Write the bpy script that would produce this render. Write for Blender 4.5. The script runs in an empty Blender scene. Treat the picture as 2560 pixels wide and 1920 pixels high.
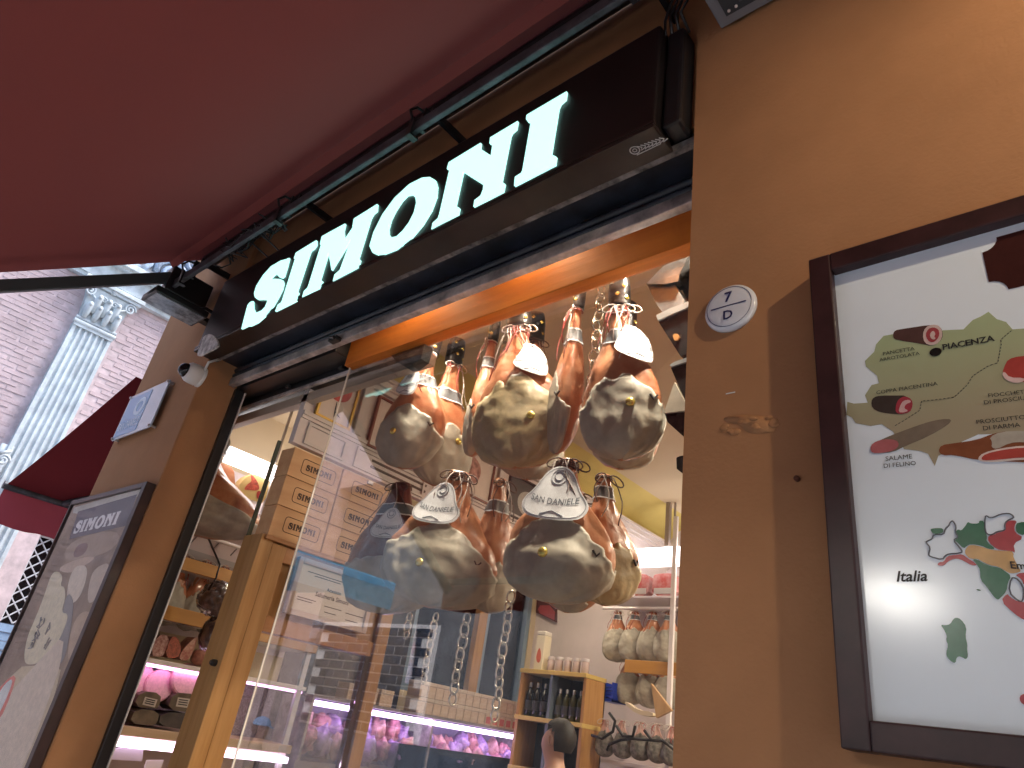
import bpy, bmesh, math, random
from mathutils import Vector, Matrix, noise
from mathutils.geometry import tessellate_polygon

# ------------------------------------------------------------------ camera, sky, sun, exposure
S = bpy.context.scene
C = S.collection
R = math.radians
cam_d = bpy.data.cameras.new('camera')
cam = bpy.data.objects.new('camera', cam_d); C.objects.link(cam)
cam_d.sensor_width = 36; cam_d.lens = 23.977; cam_d.clip_start = 0.02; cam_d.clip_end = 300
cam.matrix_world = Matrix(((0.75699527, 0.19894001, 0.62239942, 0.0),
                           (0.63683926, -0.43784643, -0.63460717, -1.4),
                           (0.14626661, 0.87676301, -0.45814049, 1.6),
                           (0, 0, 0, 1)))
S.camera = cam
S.view_settings.view_transform = 'Standard'; S.view_settings.look = 'None'
S.view_settings.gamma = 1; S.view_settings.use_curve_mapping = False
S.view_settings.exposure = 1.9
W = bpy.data.worlds.new('World'); S.world = W; W.use_nodes = True
nt = W.node_tree
sky = nt.nodes.new('ShaderNodeTexSky'); sky.sky_type = 'NISHITA'; sky.sun_disc = False
SUN_EL, SUN_ROT = R(64), R(32)
sky.sun_elevation = SUN_EL; sky.sun_rotation = SUN_ROT
sky.air_density = 1.0; sky.dust_density = 3.0
nt.links.new(sky.outputs[0], nt.nodes['Background'].inputs[0])
nt.nodes['Background'].inputs[1].default_value = 0.11
sun_d = bpy.data.lights.new('sun', 'SUN'); sun_d.energy = 1.5; sun_d.angle = R(25); sun_d.color = (1, .97, .93)
sun = bpy.data.objects.new('sun', sun_d); C.objects.link(sun)
d = Vector((math.sin(SUN_ROT) * math.cos(SUN_EL), math.cos(SUN_ROT) * math.cos(SUN_EL), math.sin(SUN_EL)))
sun.rotation_euler = d.to_track_quat('Z', 'Y').to_euler()
S.cycles.max_bounces = 6; S.cycles.transparent_max_bounces = 12
S.cycles.diffuse_bounces = 3; S.cycles.glossy_bounces = 3; S.cycles.transmission_bounces = 6
S.cycles.caustics_reflective = False; S.cycles.caustics_refractive = False
S.cycles.sample_clamp_indirect = 6
S.cycles.use_denoising = True
S.cycles.use_adaptive_sampling = True; S.cycles.adaptive_threshold = .03

# ------------------------------------------------------------------ materials
MATS = {}
def mat(name, col, rough=.6, metal=0., noise_s=0, noise_a=.15, bump=0, bump_s=None, spec=.5, col2=None, coat=0, stretch=None, detail=4):
    """principled material with a noise-driven colour variation and fine relief"""
    if name in MATS: return MATS[name]
    m = bpy.data.materials.new(name); m.use_nodes = True; MATS[name] = m
    n = m.node_tree.nodes; l = m.node_tree.links; b = n['Principled BSDF']
    b.inputs['Base Color'].default_value = (*col, 1); b.inputs['Roughness'].default_value = rough
    b.inputs['Metallic'].default_value = metal; b.inputs['Specular IOR Level'].default_value = spec
    b.inputs['Coat Weight'].default_value = coat
    if noise_s or bump:
        tc = n.new('ShaderNodeTexCoord'); mp = n.new('ShaderNodeMapping'); l.new(tc.outputs['Object'], mp.inputs[0])
        if stretch: mp.inputs['Scale'].default_value = stretch
    if noise_s:
        t = n.new('ShaderNodeTexNoise'); t.inputs['Scale'].default_value = noise_s; t.inputs['Detail'].default_value = detail
        t.inputs['Roughness'].default_value = .65
        l.new(mp.outputs[0], t.inputs[0])
        r = n.new('ShaderNodeValToRGB'); l.new(t.outputs['Fac'], r.inputs[0])
        c2 = col2 if col2 else tuple(c * (1 - noise_a * 2) for c in col)
        r.color_ramp.elements[0].position = .35; r.color_ramp.elements[1].position = .65
        r.color_ramp.elements[0].color = (*c2, 1)
        r.color_ramp.elements[1].color = (*(col if col2 else tuple(min(1, c * (1 + noise_a)) for c in col)), 1)
        l.new(r.outputs[0], b.inputs['Base Color'])
    if bump:
        t2 = n.new('ShaderNodeTexNoise'); t2.inputs['Scale'].default_value = bump_s or 60; t2.inputs['Detail'].default_value = 5
        l.new(mp.outputs[0], t2.inputs[0])
        bp = n.new('ShaderNodeBump'); bp.inputs['Strength'].default_value = bump; bp.inputs['Distance'].default_value = .01
        l.new(t2.outputs['Fac'], bp.inputs['Height']); l.new(bp.outputs[0], b.inputs['Normal'])
    return m
def emis(name, col, strength):
    if name in MATS: return MATS[name]
    m = bpy.data.materials.new(name); m.use_nodes = True; MATS[name] = m
    b = m.node_tree.nodes['Principled BSDF']
    b.inputs['Base Color'].default_value = (*[min(.9, c) for c in col], 1)
    b.inputs['Emission Color'].default_value = (*col, 1); b.inputs['Emission Strength'].default_value = strength
    return m
def glassy(name, col=(1, 1, 1), boost=1.0, rough=0.0, ior=1.5, haze=0.0):
    """thin pane: transparent, with Fresnel mirror reflection"""
    if name in MATS: return MATS[name]
    m = bpy.data.materials.new(name); m.use_nodes = True; MATS[name] = m
    n = m.node_tree.nodes; l = m.node_tree.links; n.remove(n['Principled BSDF'])
    t = n.new('ShaderNodeBsdfTransparent'); t.inputs[0].default_value = (*col, 1)
    g = n.new('ShaderNodeBsdfGlossy'); g.inputs['Roughness'].default_value = rough
    f = n.new('ShaderNodeFresnel'); f.inputs[0].default_value = ior
    mu = n.new('ShaderNodeMath'); mu.operation = 'MULTIPLY'; mu.inputs[1].default_value = boost; mu.use_clamp = True
    x = n.new('ShaderNodeMixShader')
    l.new(f.outputs[0], mu.inputs[0]); l.new(mu.outputs[0], x.inputs[0]); l.new(t.outputs[0], x.inputs[1]); l.new(g.outputs[0], x.inputs[2])
    last = x
    if haze:
        df = n.new('ShaderNodeBsdfDiffuse'); df.inputs[0].default_value = (.8, .82, .85, 1)
        y = n.new('ShaderNodeMixShader'); y.inputs[0].default_value = haze
        l.new(x.outputs[0], y.inputs[1]); l.new(df.outputs[0], y.inputs[2]); last = y
    l.new(last.outputs[0], n['Material Output'].inputs[0])
    return m
def wood(name, col, col2, scale=6, axis='z', rough=.5):
    if name in MATS: return MATS[name]
    st = {'z': (scale * 3, scale * 3, scale * .25), 'y': (scale * 3, scale * .25, scale * 3), 'x': (scale * .25, scale * 3, scale * 3)}[axis]
    return mat(name, col, rough, noise_s=1.6, col2=col2, bump=.12, bump_s=3, stretch=st, detail=6)

M_plaster = mat('ochre_plaster', (.40, .20, .096), .88, noise_s=2.2, noise_a=.05, bump=.14, bump_s=90, spec=.25)
M_reveal = MATS['ochre_plaster']
def fabric(name, col, trans):
    m = bpy.data.materials.new(name); m.use_nodes = True; MATS[name] = m
    n = m.node_tree.nodes; l = m.node_tree.links; n.remove(n['Principled BSDF'])
    df = n.new('ShaderNodeBsdfDiffuse'); tr = n.new('ShaderNodeBsdfTranslucent'); x = n.new('ShaderNodeMixShader')
    tc = n.new('ShaderNodeTexCoord'); no = n.new('ShaderNodeTexNoise'); no.inputs['Scale'].default_value = 900
    l.new(tc.outputs['Object'], no.inputs[0])
    rp = n.new('ShaderNodeValToRGB'); l.new(no.outputs['Fac'], rp.inputs[0])
    rp.color_ramp.elements[0].color = (*[c * .9 for c in col], 1); rp.color_ramp.elements[1].color = (*[c * 1.1 for c in col], 1)
    l.new(rp.outputs[0], df.inputs[0]); l.new(rp.outputs[0], tr.inputs[0])
    x.inputs[0].default_value = trans
    l.new(df.outputs[0], x.inputs[1]); l.new(tr.outputs[0], x.inputs[2]); l.new(x.outputs[0], n['Material Output'].inputs[0])
    return m
M_awning = fabric('red_canvas', (.23, .064, .060), .05)
M_black = mat('black_metal', (.012, .012, .014), .35)
M_navy = mat('navy_shutter', (.016, .022, .035), .38, noise_s=8, noise_a=.3)
M_steel = mat('worn_steel', (.55, .50, .49), .4, .35, noise_s=7, noise_a=.3, bump=.1)
M_galv = mat('galvanised_grey', (.07, .076, .092), .5, .2, noise_s=10, noise_a=.25)
M_signbox = mat('sign_brown_black', (.011, .007, .007), .42, noise_s=5, noise_a=.2)
M_signunder = mat('sign_brown_trim', (.022, .014, .012), .35, noise_s=4, noise_a=.25)
M_letter = emis('lit_letter', (.47, 1.0, .89), .42)
M_beam = wood('orange_varnished_wood', (.66, .20, .015), (.52, .14, .01), 3, 'x', .7)
M_white = mat('white_plastic', (.72, .72, .72), .4)
M_dirtywhite = mat('dirty_white', (.6, .6, .6), .6, noise_s=18, noise_a=.3)
M_frame = mat('dark_brown_frame', (.035, .013, .014), .42, noise_s=12, noise_a=.2)
M_board = mat('white_board', (.74, .82, .90), .17, noise_s=2, noise_a=.02)
M_ink = mat('black_ink', (.015, .015, .018), .5)
M_inknavy = mat('navy_ink', (.015, .02, .10), .35)
M_porc = mat('porcelain', (.66, .68, .74), .12, coat=.5)

# ------------------------------------------------------------------ mesh helpers
class MB:
    def __init__(s): s.v = []; s.f = []
    def add(s, vs, fs):
        b = len(s.v); s.v += [tuple(v) for v in vs]; s.f += [tuple(b + i for i in f) for f in fs]; return s
    def box(s, x0, x1, y0, y1, z0, z1, bev=0, M=None):
        if bev:
            bm = bmesh.new(); bmesh.ops.create_cube(bm, size=1)
            for v in bm.verts: v.co = Vector(((x0 + x1) / 2 + v.co.x * (x1 - x0), (y0 + y1) / 2 + v.co.y * (y1 - y0), (z0 + z1) / 2 + v.co.z * (z1 - z0)))
            bmesh.ops.bevel(bm, geom=bm.edges[:], offset=bev, segments=2, affect='EDGES', profile=.5)
            vs = [v.co.copy() for v in bm.verts]; bm.verts.index_update(); fs = [[v.index for v in f.verts] for f in bm.faces]; bm.free()
        else:
            vs = [Vector((x, y, z)) for z in (z0, z1) for y in (y0, y1) for x in (x0, x1)]
            fs = [(0, 2, 3, 1), (4, 5, 7, 6), (0, 1, 5, 4), (2, 6, 7, 3), (0, 4, 6, 2), (1, 3, 7, 5)]
        if M is not None: vs = [M @ v for v in vs]
        return s.add(vs, fs)
    def prism(s, poly, fn, a, b, holes=()):
        """polygon (u,v) swept between depths a and b; fn(u,v,d) -> point"""
        loops = [list(poly)] + [list(h) for h in holes]
        tri = tessellate_polygon([[Vector((p[0], p[1], 0)) for p in L] for L in loops])
        flat = [p for L in loops for p in L]; n = len(flat)
        vs = [fn(p[0], p[1], a) for p in flat] + [fn(p[0], p[1], b) for p in flat]
        fs = [tuple(t) for t in tri] + [tuple(n + i for i in reversed(t)) for t in tri]
        o = 0
        for L in loops:
            k = len(L)
            for i in range(k): fs.append((o + i, o + (i + 1) % k, n + o + (i + 1) % k, n + o + i))
            o += k
        s.add(vs, fs); return s
    def py(s, poly, a, b, holes=()): return s.prism(poly, lambda u, v, d: (u, d, v), a, b, holes)
    def px(s, poly, a, b, holes=()): return s.prism(poly, lambda u, v, d: (d, u, v), a, b, holes)
    def pz(s, poly, a, b, holes=()): return s.prism(poly, lambda u, v, d: (u, v, d), a, b, holes)
    def tube(s, path, r, n=8, closed=False, cap=True):
        P = [Vector(p) for p in path]; k = len(P); rs = r if isinstance(r, (list, tuple)) else [r] * k
        vs = []; up = Vector((.03, .02, 1)).normalized()
        t0 = (P[1] - P[0]).normalized()
        if abs(t0.dot(up)) > .95: up = Vector((1, .03, .02)).normalized()
        u = t0.cross(up).normalized()
        for i in range(k):
            t = (P[(i + 1) % k] - P[i - 1]) if closed else (P[min(i + 1, k - 1)] - P[max(i - 1, 0)])
            t.normalize(); u = (u - t * u.dot(t)).normalized(); w = t.cross(u)
            for j in range(n):
                a = 2 * math.pi * j / n; vs.append(P[i] + (u * math.cos(a) + w * math.sin(a)) * rs[i])
        fs = []
        for i in range(k if closed else k - 1):
            for j in range(n):
                a = i * n + j; b = i * n + (j + 1) % n; c = ((i + 1) % k) * n
                fs.append((a, b, c + (j + 1) % n, c + j))
        if cap and not closed: fs += [tuple(range(n - 1, -1, -1)), tuple((k - 1) * n + j for j in range(n))]
        return s.add(vs, fs)
    def lathe(s, prof, c=(0, 0, 0), n=20, M=None):
        """profile [(r,z)] turned round z, moved to c (or by matrix M)"""
        vs = []
        for r, z in prof:
            for j in range(n):
                a = 2 * math.pi * j / n; p = Vector((r * math.cos(a), r * math.sin(a), z))
                vs.append(M @ p if M is not None else p + Vector(c))
        fs = [(i * n + j, i * n + (j + 1) % n, (i + 1) * n + (j + 1) % n, (i + 1) * n + j) for i in range(len(prof) - 1) for j in range(n)]
        fs += [tuple(range(n - 1, -1, -1)), tuple((len(prof) - 1) * n + j for j in range(n))]
        return s.add(vs, fs)
    def build(s, name, m, parent=None, smooth=False, origin=None):
        me = bpy.data.meshes.new(name)
        o0 = Vector(ORG.get(parent.name, (0, 0, 0))) if parent is not None else Vector(origin or (0, 0, 0))
        me.from_pydata([Vector(v) - o0 for v in s.v], [], s.f); me.validate()
        bm = bmesh.new(); bm.from_mesh(me); bmesh.ops.recalc_face_normals(bm, faces=bm.faces[:]); bm.to_mesh(me); bm.free()
        me.materials.append(m if not isinstance(m, str) else MATS[m])
        if smooth:
            me.polygons.foreach_set('use_smooth', [True] * len(me.polygons))
            if smooth is not True: 
                me.set_sharp_from_angle(angle=R(smooth))
        o = bpy.data.objects.new(name, me); C.objects.link(o)
        if parent is not None: o.parent = parent; ORG[o.name] = o0
        else: o.location = o0; ORG[o.name] = o0
        return o
ORG = {}
def tag(o, label=None, cat=None, group=None, kind=None):
    if label: o['label'] = label
    if cat: o['category'] = cat
    if group: o['group'] = group
    if kind: o['kind'] = kind
    return o
def thing(name, label, cat, loc, group=None):
    o = bpy.data.objects.new(name, None); C.objects.link(o); o.location = loc; ORG[o.name] = Vector(loc)
    o.empty_display_size = .1
    return tag(o, label, cat, group)
def box(name, m, parent, x0, x1, y0, y1, z0, z1, bev=0, M=None):
    return MB().box(x0, x1, y0, y1, z0, z1, bev, M).build(name, m, parent)
def copy_tree(o, parent=None):
    c = o.copy(); C.objects.link(c); ORG[c.name] = ORG.get(o.name, Vector())
    if parent is not None: c.parent = parent
    for ch in list(o.children): copy_tree(ch, c)
    return c
def rng(a, b, n): return [a + (b - a) * i / (n - 1) for i in range(n)]
def ring(c, r, axis='z', n=14, e=(1, 1)):
    out = []
    for i in range(n):
        a = 2 * math.pi * i / n; u, v = r * e[0] * math.cos(a), r * e[1] * math.sin(a)
        out.append((c[0] + u, c[1] + v, c[2]) if axis == 'z' else (c[0] + u, c[1], c[2] + v) if axis == 'y' else (c[0], c[1] + u, c[2] + v))
    return out
def circ(cx, cz, rx, rz, n=28): return [(cx + rx * math.cos(2 * math.pi * i / n), cz + rz * math.sin(2 * math.pi * i / n)) for i in range(n)]
def lerp(a, b, t): return a + (b - a) * t
def interp(tab, t):
    for (t0, v0), (t1, v1) in zip(tab, tab[1:]):
        if t <= t1:
            k = (t - t0) / (t1 - t0); k = k * k * (3 - 2 * k) if False else k
            return v0 + (v1 - v0) * k
    return tab[-1][1]
def smooth_tab(tab, n=40):
    """cosine-free smoothing: Catmull-Rom through the table"""
    xs = [p[0] for p in tab]; ys = [p[1] for p in tab]
    def f(t):
        i = max(0, min(len(xs) - 2, next((k for k in range(len(xs) - 1) if t <= xs[k + 1]), len(xs) - 2)))
        k = (t - xs[i]) / (xs[i + 1] - xs[i])
        y0 = ys[max(0, i - 1)]; y1 = ys[i]; y2 = ys[i + 1]; y3 = ys[min(len(ys) - 1, i + 2)]
        return .5 * (2 * y1 + (y2 - y0) * k + (2 * y0 - 5 * y1 + 4 * y2 - y3) * k * k + (3 * y1 - y0 - 3 * y2 + y3) * k ** 3)
    return f

# ------------------------------------------------------------------ lettering: plain words from the built-in face, the shop name from outlines
WORDS = ['PANCETTA', 'ARROTOLATA', 'PIACENZA', 'COPPA PIACENTINA', 'SALAME', 'DI FELINO', 'FIOCCHETTO', 'DI PROSCIUTTO', 'PROSCIUTTO', 'DI PARMA',
         'Italia', 'Emilia Romagna', '7', 'D', 'SAN DANIELE', 'Attestato', 'Salumeria Simoni', 'SIMONI', 'Regione', 'Bologna', 'PARMA']
BOLD = {'PIACENZA': .022, 'Italia': .018, 'Emilia Romagna': .02, '7': .02, 'D': .015, 'SIMONI': .03, 'SAN DANIELE': .012, 'Salumeria Simoni': .02, 'Attestato': .02}
TXT = {}
_obs = []
for w_ in WORDS:
    cu = bpy.data.curves.new('txt', 'FONT'); cu.body = w_; cu.size = 1; cu.offset = BOLD.get(w_, 0); cu.resolution_u = 2
    if w_ == 'Italia': cu.shear = .25
    ob = bpy.data.objects.new('txt', cu); C.objects.link(ob); _obs.append((w_, ob))
_dg = bpy.context.evaluated_depsgraph_get()
for w_, ob in _obs:
    me = bpy.data.meshes.new_from_object(ob.evaluated_get(_dg))
    vs = [(v.co.x, v.co.y) for v in me.vertices]; fs = [tuple(p.vertices) for p in me.polygons]
    x0 = min(v[0] for v in vs); x1 = max(v[0] for v in vs)
    TXT[w_] = ([((x - x0) / (x1 - x0), y / (x1 - x0)) for x, y in vs], fs)
    bpy.data.meshes.remove(me)
for w_, ob in _obs:
    cu = ob.data; bpy.data.objects.remove(ob); bpy.data.curves.remove(cu)
def text(mb, w, o, right, up, hs=1.0):
    """lay word w with its baseline start at o; right = full-width vector; up = unit up vector"""
    vs, fs = TXT[w]; o = Vector(o); right = Vector(right); up = Vector(up); L = right.length
    return mb.add([o + right * x + up * (y * L * hs) for x, y in vs], fs)
LET = [  # the shop name, outlines in metres on the sign plane
    ('S', [(-3.1158, 3.735), (-3.1023, 3.6674), (-3.0963, 3.6096), (-3.1072, 3.6061), (-3.1429, 3.624), (-3.2049, 3.672), (-3.2328, 3.6663), (-3.2614, 3.6428), (-3.194, 3.6217), (-3.1328, 3.5981), (-3.0946, 3.5772), (-3.0702, 3.5483), (-3.0616, 3.5085), (-3.0736, 3.4623), (-3.0985, 3.4096), (-3.1365, 3.3724), (-3.2001, 3.3483), (-3.2707, 3.3478), (-3.3089, 3.3583), (-3.374, 3.3593), (-3.395, 3.4429), (-3.4141, 3.525), (-3.3975, 3.536), (-3.3721, 3.5328), (-3.3336, 3.4752), (-3.2943, 3.4367), (-3.2662, 3.4203), (-3.2064, 3.4169), (-3.1782, 3.4358), (-3.1758, 3.4688), (-3.1873, 3.4914), (-3.2568, 3.5161), (-3.3124, 3.5332), (-3.3577, 3.5622), (-3.3904, 3.6003), (-3.3982, 3.6513), (-3.3647, 3.7124), (-3.3041, 3.7509), (-3.2058, 3.7524), (-3.1449, 3.7375)], ()),
    ('I', [(-2.8668, 3.753), (-2.8498, 3.718), (-2.8621, 3.7029), (-2.8897, 3.7027), (-2.8921, 3.6835), (-2.8821, 3.4345), (-2.8611, 3.4137), (-2.853, 3.3685), (-3.0369, 3.3677), (-3.034, 3.3994), (-3.008, 3.4043), (-3.004, 3.4194), (-3.0306, 3.7071), (-3.0465, 3.7134), (-3.0469, 3.7462)], ()),
    ('M', [(-2.8111, 3.7596), (-2.6178, 3.755), (-2.6088, 3.7059), (-2.5677, 3.6274), (-2.5162, 3.6994), (-2.5256, 3.7052), (-2.5355, 3.7543), (-2.3654, 3.7636), (-2.353, 3.722), (-2.3762, 3.7139), (-2.3863, 3.6887), (-2.3843, 3.4446), (-2.364, 3.4265), (-2.36, 3.3851), (-2.5409, 3.3804), (-2.5449, 3.4124), (-2.5187, 3.423), (-2.5093, 3.4297), (-2.5023, 3.6196), (-2.5936, 3.466), (-2.6894, 3.6123), (-2.6818, 3.4319), (-2.6539, 3.4113), (-2.6534, 3.3724), (-2.7951, 3.3751), (-2.7973, 3.4048), (-2.7737, 3.415), (-2.7712, 3.4326), (-2.7887, 3.7039), (-2.8031, 3.71)], ()),
    ('O', [(-2.31, 3.4925), (-2.3122, 3.5721), (-2.2823, 3.6659), (-2.2199, 3.7384), (-2.1308, 3.7759), (-2.0453, 3.769), (-1.9858, 3.7424), (-1.9414, 3.7013), (-1.9152, 3.6519), (-1.9014, 3.5877), (-1.9119, 3.5179), (-1.9482, 3.455), (-2.0088, 3.4029), (-2.0797, 3.3782), (-2.1564, 3.3852), (-2.2175, 3.4056), (-2.27, 3.4408)],
          [[(-2.0869, 3.6995), (-2.0483, 3.6604), (-2.03, 3.6188), (-2.0272, 3.5597), (-2.0441, 3.5107), (-2.0761, 3.4749), (-2.1145, 3.4574), (-2.1562, 3.469), (-2.1868, 3.5012), (-2.2038, 3.544), (-2.2056, 3.5971), (-2.1887, 3.6488), (-2.1576, 3.6942), (-2.1251, 3.7118)]]),
    ('N', [(-1.8678, 3.7376), (-1.8662, 3.7697), (-1.6851, 3.7769), (-1.6804, 3.7431), (-1.5956, 3.6568), (-1.5974, 3.7267), (-1.6181, 3.7452), (-1.6219, 3.7763), (-1.4827, 3.7806), (-1.4824, 3.7426), (-1.5042, 3.7339), (-1.5086, 3.7116), (-1.5053, 3.4679), (-1.4849, 3.446), (-1.4853, 3.4124), (-1.6294, 3.4099), (-1.6317, 3.4368), (-1.602, 3.4453), (-1.5942, 3.4761), (-1.5984, 3.5075), (-1.7572, 3.6616), (-1.7544, 3.4641), (-1.7255, 3.4385), (-1.724, 3.4087), (-1.8671, 3.4008), (-1.8685, 3.4281), (-1.8419, 3.4398), (-1.8393, 3.4655), (-1.8477, 3.7266)], ()),
    ('I', [(-1.4271, 3.7865), (-1.2401, 3.7894), (-1.2393, 3.7532), (-1.2614, 3.7436), (-1.2686, 3.7209), (-1.268, 3.4771), (-1.2404, 3.4504), (-1.2388, 3.417), (-1.421, 3.413), (-1.4251, 3.4514), (-1.3978, 3.4566), (-1.3917, 3.4673), (-1.3961, 3.7386), (-1.4142, 3.7457), (-1.4265, 3.7673)], ()),
]
_ax = [p for _, L, _h in LET for p in L]
LX0 = min(p[0] for p in _ax); LX1 = max(p[0] for p in _ax); LZ0 = min(p[1] for p in _ax); LZ1 = max(p[1] for p in _ax)
def grow(L, d):
    ar = sum(L[i - 1][0] * L[i][1] - L[i][0] * L[i - 1][1] for i in range(len(L))); s_ = 1 if ar > 0 else -1; out = []; n = len(L)
    for i in range(n):
        a, b, c = Vector(L[i - 1]), Vector(L[i]), Vector(L[(i + 1) % n]); e1 = (b - a).normalized(); e2 = (c - b).normalized()
        n1 = Vector((e1.y, -e1.x)) * s_; n2 = Vector((e2.y, -e2.x)) * s_; m = n1 + n2
        m = m / max(.7, m.length_squared / 2) if m.length > .2 else n1
        out.append(tuple(b + m * d))
    return out
def round_poly(L, it=1):
    for _ in range(it):
        out = []
        for i in range(len(L)):
            a = L[i]; b = L[(i + 1) % len(L)]
            out += [(lerp(a[0], b[0], .25), lerp(a[1], b[1], .25)), (lerp(a[0], b[0], .75), lerp(a[1], b[1], .75))]
        L = out
    return L
def simoni(mb, o, right, up, depth):
    """the shop name, printed small: o lower-left, right/up full extents, depth a thin offset vector"""
    o = Vector(o); right = Vector(right); up = Vector(up); depth = Vector(depth)
    fn = lambda u, v, dd: o + right * ((u - LX0) / (LX1 - LX0)) + up * ((v - LZ0) / (LZ1 - LZ0)) + depth * dd
    for nme, L, H in LET: mb.prism(L, fn, 0, 1, H)
    return mb

# ------------------------------------------------------------------ ground and buildings
M_stone = mat('paving_stone', (.46, .45, .44), .8, noise_s=3, noise_a=.25, bump=.3, bump_s=20)
g = MB().box(-60, 60, -60, 60, -.5, -.2).build('ground', M_stone); tag(g, kind='structure')

bld = thing('shop_building', 'ochre plastered shop front with a wide opening and rounded corner pier', 'building', (-.755, 0, -.2))
MB().box(-.755, 4.5, 0, .34, -.2, 5).build('wall', M_plaster, bld)
foot = [(-3.97, .275), (-3.97, .006)]
foot += [(-3.976, 0)]
for i in range(13):
    a = R(90 * i / 12); foot.append((-5.02 - .18 * math.sin(a), .18 - .18 * math.cos(a)))
foot += [(-5.2, .36), (-5.07, .36), (-5.07, .275)]
MB().pz(foot, -.2, 5).build('corner_pier', M_plaster, bld, smooth=40)
MB().box(-5.2, -5.07, .3601, 2.95, -.2, 5).box(-5.2, -5.07, 2.95, 4.62, -.2, 1.85).box(-5.2, -5.07, 2.95, 4.62, 3.3, 5).box(-5.2, -5.07, 4.62, 6, -.2, 5).build('side_wall', M_plaster, bld)
MB().box(-3.97, -.755, .03, .16, 3.45, 5).build('lintel', M_plaster, bld)
# patch of blistered paint, nail and scratch on the right wall
mb = MB()
random.seed(5)
pa = [(-0.6551, 2.352), (-0.6339, 2.357), (-0.5924, 2.3514), (-0.5604, 2.341), (-0.5255, 2.3322), (-0.5247, 2.2983), (-0.5459, 2.2956), (-0.5811, 2.2994), (-0.601, 2.3114), (-0.6131, 2.331), (-0.6381, 2.3377)]
mb.py(round_poly(pa, 2), .004, -.0012)
for i in range(16):
    x = lerp(pa[0][0], pa[4][0], random.random()); z = pa[2][1] - .012 - .03 * random.random()
    mb.lathe([(.011, -.004), (.009, .0008), (.004, .0016)], M=Matrix.Translation((x, -.002, z)) @ Matrix.Rotation(R(90), 4, 'X') @ Matrix.Diagonal((1, random.uniform(.4, .9), 1, 1)), n=9)
mb.build('paint_blister', mat('lifted_paint', (.42, .205, .09), .85, noise_s=5, noise_a=.1, bump=.3), bld, smooth=True)
nl = [(-0.4842, 2.177)][0]
MB().lathe([(.006, 0), (.006, .010), (.003, .013)], M=Matrix.Translation((nl[0], 0, nl[1])) @ Matrix.Rotation(R(90), 4, 'X'), n=10).build('nail', mat('rust', (.10, .03, .015), .7), bld)
sc_ = [(-0.6457, 2.4178), (-0.6223, 2.4172)]
MB().box(sc_[0][0], sc_[1][0], -.0012, .001, sc_[0][1] - .0012, sc_[0][1] + .0012).build('paint_chip', M_white, bld)

# ------------------------------------------------------------------ main awning
aw = thing('awning', 'large dark red canvas awning unrolled over the shop front', 'awning', (0, -.2, 4.0))
sl = .776
def awz(y, x=0): return 4.12 + sl * (y + .3) - .012 * math.sin(math.pi * min(1, max(0, (-.3 - y) / 1.78)))
ys = rng(-.3, -2.08, 26); xs = rng(-4.5, 3.6, 60)
mb = MB(); nx = len(xs)
vs = [(x, y, awz(y) - .010 * math.sin((x + 4.5) * 1.9) * math.sin(math.pi * (j / 25))) for j, y in enumerate(ys) for x in xs]
fs = [(j * nx + i, j * nx + i + 1, (j + 1) * nx + i + 1, (j + 1) * nx + i) for j in range(25) for i in range(nx - 1)]
mb.add(vs, fs); mb.build('canopy', M_awning, aw, smooth=True)
MB().add([(-4.5, .025, 4.372), (3.6, .025, 4.372), (3.6, -.299, 4.121), (-4.5, -.299, 4.121)], [(0, 1, 2, 3)]).build('rear_flap', M_awning, aw)
MB().add([(-4.5, -.3, 4.12), (3.6, -.3, 4.12), (3.6, -.26, 4.085), (-4.5, -.26, 4.085)], [(0, 1, 2, 3)]).build('rear_hem', M_awning, aw)
for sx in (-.3, 1.0, 2.3):
    MB().add([(sx - .006, y, awz(y) - .0015 - .010 * math.sin((sx + 4.5) * 1.9) * math.sin(math.pi * j / 25)) for j, y in enumerate(ys)] + [(sx + .006, y, awz(y) - .0015 - .010 * math.sin((sx + 4.5) * 1.9) * math.sin(math.pi * j / 25)) for j, y in enumerate(ys)],
             [(j, j + 1, 27 + j, 26 + j) for j in range(25)]).build('seam', M_awning, aw, smooth=True)
zf = awz(-2.08)
MB().box(-4.5, 3.6, -2.12, -2.07, zf - .04, zf + .02, .008).build('front_bar', M_galv, aw)
vs = []; k = 200
for i in range(k + 1):
    x = lerp(-4.5, 3.6, i / k); vs += [(x, -2.11, zf - .02), (x, -2.115 + .008 * math.sin(i * .5), zf - .24 - .03 * abs(math.sin(i * .157)))]
MB().add(vs, [(2 * i, 2 * i + 2, 2 * i + 3, 2 * i + 1) for i in range(k)]).build('valance', M_awning, aw, smooth=True)
MB().tube([(-4.42, -.10, 4.22), (3.5, -.10, 4.22)], .045, 14).build('roller', M_black, aw, smooth=50)
MB().box(-4.38, 3.5, -.268, -.242, 3.874, 3.936, .005).build('square_bar', M_galv, aw)
for bx in (-4.2, -3.06, -1.98, -.86, .9):
    b = MB().box(bx - .016, bx + .016, -.278, -.232, 3.850, 3.861).box(bx - .016, bx + .016, -.280, -.269, 3.852, 3.95).box(bx - .010, bx + .010, -.235, -.20, 3.93, 4.06).box(bx - .010, bx + .010, -.20, .03, 4.06, 4.10)
    b.tube([(bx, -.275, 3.94), (bx, -.30, 3.985), (bx, -.27, 4.03), (bx, -.22, 4.04)], .007, 6)
    b.build('bracket', M_black, aw)
arm0, arm1 = (-4.38, -.25, 3.935), (-4.38, -2.05, zf)
ay = -.25; az = [(-0.2203, 4.0), (-1.0463, 3.3856)]
sl2 = (az[0][1] - az[1][1]) / (az[0][0] - az[1][0])
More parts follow.
